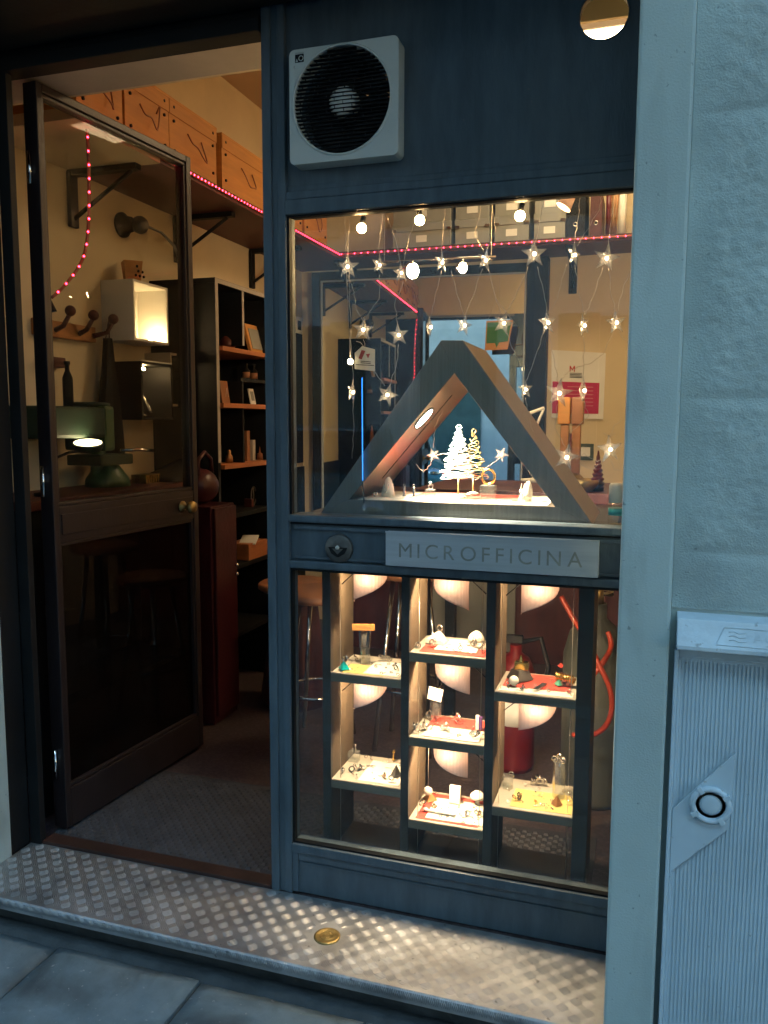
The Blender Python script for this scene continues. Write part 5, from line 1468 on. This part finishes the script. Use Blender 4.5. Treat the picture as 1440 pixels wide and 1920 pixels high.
# work bench with drill
wb = thing('machine_bench','dark red work bench along the left wall behind the door','bench',(-1.92,.75,0))
part(M().box(-2.0985,-1.80,.12,1.22,1.00,1.03),'bench_top',MT['redwood'],wb,.003)
for y in (.16,1.18): part(M().box(-1.86,-1.81,y-.02,y+.02,-.003,.9995),'leg',MT['dark'],wb,.002)
part(M().box(-2.09,-1.83,.2,1.15,.30,.32),'lower_shelf',MT['dark'],wb)
BZ = 1.0305
dr = thing('bench_drill','green bench drill with a dark head on the work bench','drill',(-1.98,.66,BZ))
part(M().box(-2.06,-1.87,.28,.60,1.22,1.33),'head',MT['greendk'],dr,.012)
part(M().box(-2.06,-1.88,.602,.665,1.17,1.335),'motor_cover',MT['green'],dr,.012)
part(M().lathe((-1.97,.64,1.335),[(.07,-.0),(.072,.01),(.06,.014)],18),'pulley_cover',MT['greendk'],dr)
part(M().cyl((-1.98,.69,BZ),(-1.98,.69,1.18),.028,16),'column',MT['green'],dr)
part(M().box(-2.05,-1.90,.60,.80,1.115,1.155),'table',MT['greendk'],dr,.006)
part(M().lathe((-1.97,.73,BZ),[(.085,0),(.080,.03),(.045,.08),(.03,.10)],20),'base',MT['green'],dr)
part(M().tube([(-1.90,.72,1.17),(-1.86,.80,1.17),(-1.85,.86,1.165)],.006,7),'feed_lever',MT['chrome'],dr)
t = thing('bench_bottle','slim dark bottle standing on top of the drill head','bottle',(-1.95,.52,1.3305))
part(M().lathe((-1.95,.50,1.3305),[(.018,0),(.018,.10),(.008,.125),(.008,.145),(.011,.147),(.011,.158)],14),'body',MT['black'],t)
c = atx(165,832,-1.84)
t = thing('bench_lamp','glowing round bench lamp in front of the green drill','lamp',(c.x,c.y,BZ))
tl_ = Matrix.Rotation(R(14),3,Vector((.82,.57,0)).normalized())
mm = M().lathe((0,0,0),[(.010,-.030),(.044,-.022),(.052,-.004),(.052,.003),(.047,.003)],24); mm.v = [tuple(c+tl_@Vector(v)) for v in mm.v]
part(mm,'shade',MT['greendk'],t)
part(M().add([c+tl_@Vector((.046*math.cos(2*math.pi*k/24),.046*math.sin(2*math.pi*k/24),.0045)) for k in range(24)],[tuple(range(24))]),'diffuser',MT['disc'],t)
part(M().tube([c+Vector((-.03,0,-.024)),c+Vector((-.05,-.04,-.03)),c+Vector((-.065,-.10,-.05)),(c.x-.07,c.y-.14,BZ+.01)],.005,7),'arm',MT['black'],t)
part(M().lathe((c.x-.07,c.y-.14,BZ),[(.035,0),(.035,.010),(.008,.014)],16),'foot',MT['black'],t)
t = thing('gold_spool_box','small gold slatted box on the bench beside the drill','box',(-1.93,.92,BZ))
part(M().box(-1.97,-1.90,.88,.98,BZ,BZ+.035),'box_body',MT['brass'],t,.002)
for k in range(6): part(M().box(-1.8995,-1.8965,.885+k*.016,.893+k*.016,BZ+.002,BZ+.033),'slat',MT['gold'],t)
m = M(); vs=[]; 
for j in range(9):
    for k in range(7):
        y = .98+.23*j/8; x = -2.03+.20*k/6
        vs.append((x,y,BZ+.012+.075*(j/8)**.8*math.sin(math.pi*(k+.7)/7.4)+.008*mnoise.noise(Vector((x*30,y*30,0)))))
fs=[(j*7+k,j*7+k+1,(j+1)*7+k+1,(j+1)*7+k) for j in range(8) for k in range(6)]
m.add(vs,fs,True)
rim=[k for k in range(7)]+[j*7+6 for j in range(1,9)]+[8*7+k for k in range(5,-1,-1)]+[j*7 for j in range(7,0,-1)]
n=len(rim); m.add([vs[q] for q in rim]+[(vs[q][0],vs[q][1],BZ) for q in rim],[(a,a+n,(a+1)%n+n,(a+1)%n) for a in range(n)],True)
solo(m,'black_cloth',MT['black'],'black cloth heaped on the bench behind the door edge','cloth')
solo(M().box(-2.05,-1.90,.30,.44,.3205,.62),'reflection_box',MT['gasgrey'],'dull grey upright box standing in for a reflection in the door glass','case',bevel=.004)  # box added in place of a pale reflection in the lower pane
# ---- bookcase
bk = thing('black_bookcase','tall black bookcase with orange shelves on the left wall','bookcase',(-1.93,1.8,0))
X0,X1 = -2.0985,-1.775
BKM = MT['dark']
part(M().box(X0,X1,1.235,1.258,-.003,1.868),'side',BKM,bk,.001); part(M().box(X0,X1,1.767,1.79,-.003,1.868),'side',BKM,bk,.001)
part(M().box(X0,X1+.001,1.235,1.79,1.8685,1.890),'top',BKM,bk,.001); part(M().box(X0,X0+.006,1.2582,1.7668,-.003,1.868),'back',MT['blackplastic'],bk)
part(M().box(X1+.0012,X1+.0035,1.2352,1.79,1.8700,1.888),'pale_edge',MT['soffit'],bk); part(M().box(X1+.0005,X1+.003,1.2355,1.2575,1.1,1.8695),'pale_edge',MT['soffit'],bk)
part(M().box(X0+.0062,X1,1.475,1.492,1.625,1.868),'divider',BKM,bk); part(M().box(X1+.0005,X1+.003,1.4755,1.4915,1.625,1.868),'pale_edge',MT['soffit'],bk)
for z in (1.605,1.36,1.09): part(M().box(X0+.0062,X1+.02,1.2585,1.7665,z-.02,z),'shelf',MT['orange'],bk,.001)

part(M().box(X0+.0062,X1-.01,1.475,1.7665,1.465,1.480),'shelf',BKM,bk)
for z in (.86,.62,.30): part(M().box(X0+.0062,X1,1.2585,1.7665,z-.02,z),'shelf',BKM,bk,.001)
for z0,z1 in ((1.3605,1.5845),(1.0905,1.3395)): part(M().box(X0+.0062,X1-.004,1.475,1.490,z0,min(z1,1.4645) if z0>1.3 else z1),'divider',BKM,bk)
def bkpos(px,py_,x=-1.86): return atx(px,py_,x)
c = Vector((-1.86,bkpos(427,640).y,1.6055)); t = thing('long_neck_bottle','round bottle with a long thin neck on the top orange shelf','bottle',c)
part(M().lathe(c,[(.02,0),(.036,.02),(.036,.045),(.012,.075),(.006,.10),(.006,.205),(.010,.21)],16),'body',MT['redwood'],t)
c = Vector((-1.84,bkpos(476,640,-1.84).y+.02,1.6055)); t = thing('picture_frame','framed landscape photograph leaning on the top orange shelf','picture frame',c)
m = M().cbox(c+Vector((0,0,.072)),(.016,.19,.14),ry=R(-14)); part(m,'frame',MT['ply'],t,.002)
part(M().cbox(c+Vector((.0098,0,.072)),(.003,.15,.10),ry=R(-14)),'photo',MT['greybox'],t)
for i,px in enumerate((462,476,490)):
    c = Vector((-1.85,bkpos(px,712,-1.85).y,1.4805)); t = thing('small_bottle',['left','middle','right'][i]+' of three small dark bottles with brown labels in the bookcase','bottle',c,'small bottles in the bookcase')
    part(M().lathe(c,[(.018,0),(.018,.045),(.007,.056),(.007,.07),(.009,.078)],12),'body',MT['black'],t); part(M().lathe(c+Vector((0,0,.008)),[(.0185,0),(.0185,.028)],12),'paper_label',MT['stoolw'],t)
c = Vector((-1.83,bkpos(421,735,-1.83).y,1.3605)); t = thing('brown_card','small brown card with a line drawing on the middle orange shelf','card',c)
part(M().cbox(c+Vector((0,0,.052)),(.004,.07,.10),ry=R(-8)),'card',MT['stoolw'],t); part(M().tube([c+Vector((.012,-.012,.03)),c+Vector((.012,.0,.07)),c+Vector((.012,.014,.03))],.0012,5),'drawing',MT['cloth'],t)
c = Vector((-1.83,bkpos(472,742,-1.83).y,1.3605)); t = thing('tiny_frame','tiny white framed picture on the middle orange shelf','picture frame',c)
part(M().cbox(c+Vector((0,0,.040)),(.006,.05,.075),ry=R(-12)),'frame',MT['paper'],t); part(M().cbox(c+Vector((.0040,0,.042)),(.002,.03,.045),ry=R(-12)),'photo',MT['greybox'],t)
c = Vector((-1.84,bkpos(490,860,-1.84).y,1.0905)); t = thing('orange_taper','tall tapered orange figure on the lowest orange shelf','ornament',c)
part(M().lathe(c,[(.024,0),(.022,.03),(.017,.034),(.014,.10),(.008,.165),(.001,.17)],12),'taper',MT['orange'],t)
for i,(px,h,w_) in enumerate(((463,.145,.030),(473,.10,.045))):
    c = Vector((-1.84,bkpos(px,860,-1.84).y,1.0905)); solo(M().cbox(c+Vector((0,0,h/2)),(.02,w_,h),rz=R(10*i)),'photo_card',MT['soffit'] if i else MT['stoolw'],['tall narrow card on the lowest orange shelf','pale mottled card on the lowest orange shelf'][i],'card')
for i,px in enumerate((430,443,452)):
    c = Vector((-1.83,bkpos(px,866,-1.83).y,1.0905)); solo(M().lathe(c,[(.018,0),(.016,.03),(.008,.04),(.009,.055+.01*i),(.002,.06+.01*i)],10),'small_pot',MT['copper'],['leftmost','middle','rightmost'][i]+' small copper pot at the left of the lowest orange shelf','pot')
c = Vector((-1.80,bkpos(478,1055,-1.80).y,.6205)); t = thing('orange_tray','open orange box of papers on a lower bookcase shelf','box',c)
part(M().box(c.x-.10,c.x+.02,c.y-.10,c.y+.10,.6205,.70),'box',MT['orange'],t,.002); part(M().cbox(c+Vector((-.03,.0,.085)),(.08,.15,.006),rz=R(20),rx=R(8)),'paper_sheet',MT['paper'],t)
c = Vector((-1.86,bkpos(475,905,-1.86).y,.8605)); t = thing('rimmed_ornament','small round wire ornament on a dark bookcase shelf','ornament',c)
part(M().ring(c+Vector((0,0,.05)),.045,.004,(1,.2,0),24,6),'rim',MT['bronze'],t); part(M().cyl(c+Vector((0,0,.0)),c+Vector((0,0,.095)),.003,6),'spoke',MT['bronze'],t); part(M().box(c.x-.02,c.x+.02,c.y-.06,c.y-.04,.8605,.90),'block',MT['redwood'],t)
# maroon cupboard with bag
mcup = thing('maroon_cupboard','narrow maroon cupboard against the bookcase behind the door edge','cupboard',(-1.86,1.12,0))
part(M().box(-2.05,-1.70,1.232-.20,1.232,-.003,.93),'carcass',MT['maroon'],mcup,.004)
dd_ = part(M().box(-1.6995,-1.685,1.045,1.225,.03,.92),'cupboard_door',MT['maroon'],mcup,.004)
for z in (.62,.66): part(M().ball((-1.676,1.205,z),.009,8,6),'knob',MT['chrome'],dd_)
c = Vector((-1.80,1.13,.9305)); t = thing('leather_bag','maroon leather bag with an arched handle on the cupboard','bag',c)
part(M().ball(c+Vector((0,0,.075)),.075,16,10,(1,1.1,1)),'body',MT['maroon'],t)
part(M().tube([c+Vector((.02,-.06,.12)),c+Vector((.02,-.05,.19)),c+Vector((.02,0,.22)),c+Vector((.02,.05,.19)),c+Vector((.02,.06,.12))],.009,8),'handle',MT['maroon'],t)
# stools
def stool(x,y,h,r,label,mt='stoolw',legs=False):
    t = thing('work_stool',label,'stool',(x,y,-.0035),'stools in the shop')
    c = Vector((x,y,-.0035))
    part(M().lathe(c+Vector((0,0,h-.035)),[(r*.9,0),(r,.010),(r,.028),(r*.92,.036),(.001,.038)],28),'seat',MT[mt],t)
    if legs:
        for k in range(4):
            a = math.pi/4+k*math.pi/2
            part(M().cyl(c+Vector((r*.5*math.cos(a),r*.5*math.sin(a),h-.036)),c+Vector((r*1.05*math.cos(a),r*1.05*math.sin(a),.001)),.010,8),'leg',MT['chrome'],t)
        part(M().ring(c+Vector((0,0,h*.35)),r*.86,.007,(0,0,1),24,6),'foot_ring',MT['chrome'],t)
    else:
        part(M().lathe(c,[(r*.92,.0),(r*.95,.05),(r*.75,h*.5),(r*.6,h-.036)],24),'body',MT['redwood'],t)
stool(-1.50,1.42,.56,.165,'round stool on a flared base seen through the doorway')
stool(-1.22,1.02,.62,.150,'round wooden stool with chrome legs behind the left edge of the lower window','stoolw',True)
stool(-.86,1.10,.72,.150,'tall wooden stool with chrome legs behind the left display bay','stoolw',True)
# fire extinguisher and gas bottle behind the right bay
c = Vector((-.43,1.02,-.0035)); t = thing('fire_extinguisher','red fire extinguisher on the floor behind the right display bay','extinguisher',c)
part(M().lathe(c,[(.070,0),(.075,.02),(.075,.36),(.05,.42),(.022,.44),(.022,.47)],24),'cylinder',MT['red'],t)
part(M().lathe(c+Vector((0,0,.18)),[(.0755,0),(.0755,.09)],24),'label_band',MT['paper'],t)
part(M().cbox(c+Vector((-.02,0,.49)),(.09,.02,.03)),'valve',MT['black'],t,.003)
part(M().tube([c+Vector((.02,0,.48)),c+Vector((.09,0,.50)),c+Vector((.12,-.01,.40)),c+Vector((.10,-.02,.20))],.010,8),'hose',MT['black'],t)
c = Vector((-.135,.86,-.0035)); t = thing('gas_bottle','grey green gas bottle with an orange hose behind the right display bay','gas bottle',c)
part(M().lathe(c,[(.105,0),(.11,.02),(.11,.50),(.09,.58),(.03,.63),(.03,.68)],28),'cylinder',MT['gasgrey'],t)
part(M().cyl(c+Vector((0,0,.68)),c+Vector((0,0,.74)),.020,12),'valve',MT['brass'],t); part(M().cyl(c+Vector((-.05,0,.715)),c+Vector((.05,0,.715)),.010,8),'valve',MT['chrome'],t)
y_=.62
hp=[at(px,py_,yy) for px,py_,yy in ((1052,1118,.68),(1075,1160,.66),(1100,1200,.62),(1125,1250,.60),(1143,1290,.60),(1147,1330,.60),(1135,1362,.61),(1110,1378,.63),(1075,1378,.68))]
t = thing('orange_hose','orange rubber hose looping down behind the right end of the lower window','hose',hp[-1])
part(M().tube(smooth_path(hp),.0085,8),'hose_run',MT['rubber'],t)
hp2=[at(px,py_,yy) for px,py_,yy in ((1140,1185,.74),(1146,1210,.72),(1135,1235,.68),(1115,1262,.66),(1100,1278,.66))]
part(M().tube(smooth_path(hp2),.0085,8),'hose_run',MT['rubber'],t)

# black pinboard with a tiny picture on the left wall, seen at the left edge of the upper window
y0 = atx(549,650,-2.09).y; y1 = atx(566,650,-2.09).y
t = thing('black_pinboard','tall black pinboard with a tiny white framed picture deep on the left wall','board',(-2.09,(y0+y1)/2,1.1))
part(M().box(-2.0985,-2.085,y0,y1,1.02,1.90),'board',MT['black'],t,.002)
zc = atx(552,608,-2.085).z
part(M().box(-2.0848,-2.081,y0+.03,y0+.13,zc-.05,zc+.05),'picture',MT['paper'],t)
part(M().box(-2.0808,-2.0795,y0+.055,y0+.105,zc-.028,zc+.028),'picture_centre',MT['black'],t)
# ceiling light panel, glimpsed through the round opening in the header
cl = thing('ceiling_light','flat warm ceiling light glimpsed through the round opening','ceiling light',(-.25,2.05,2.95))
part(M().box(-.62,.12,1.875,2.235,2.962,2.9995),'housing',MT['paper'],cl,.003)
part(M().box(-.60,.10,1.895,2.215,2.955,2.9615),'diffuser',MT['panel'],cl)
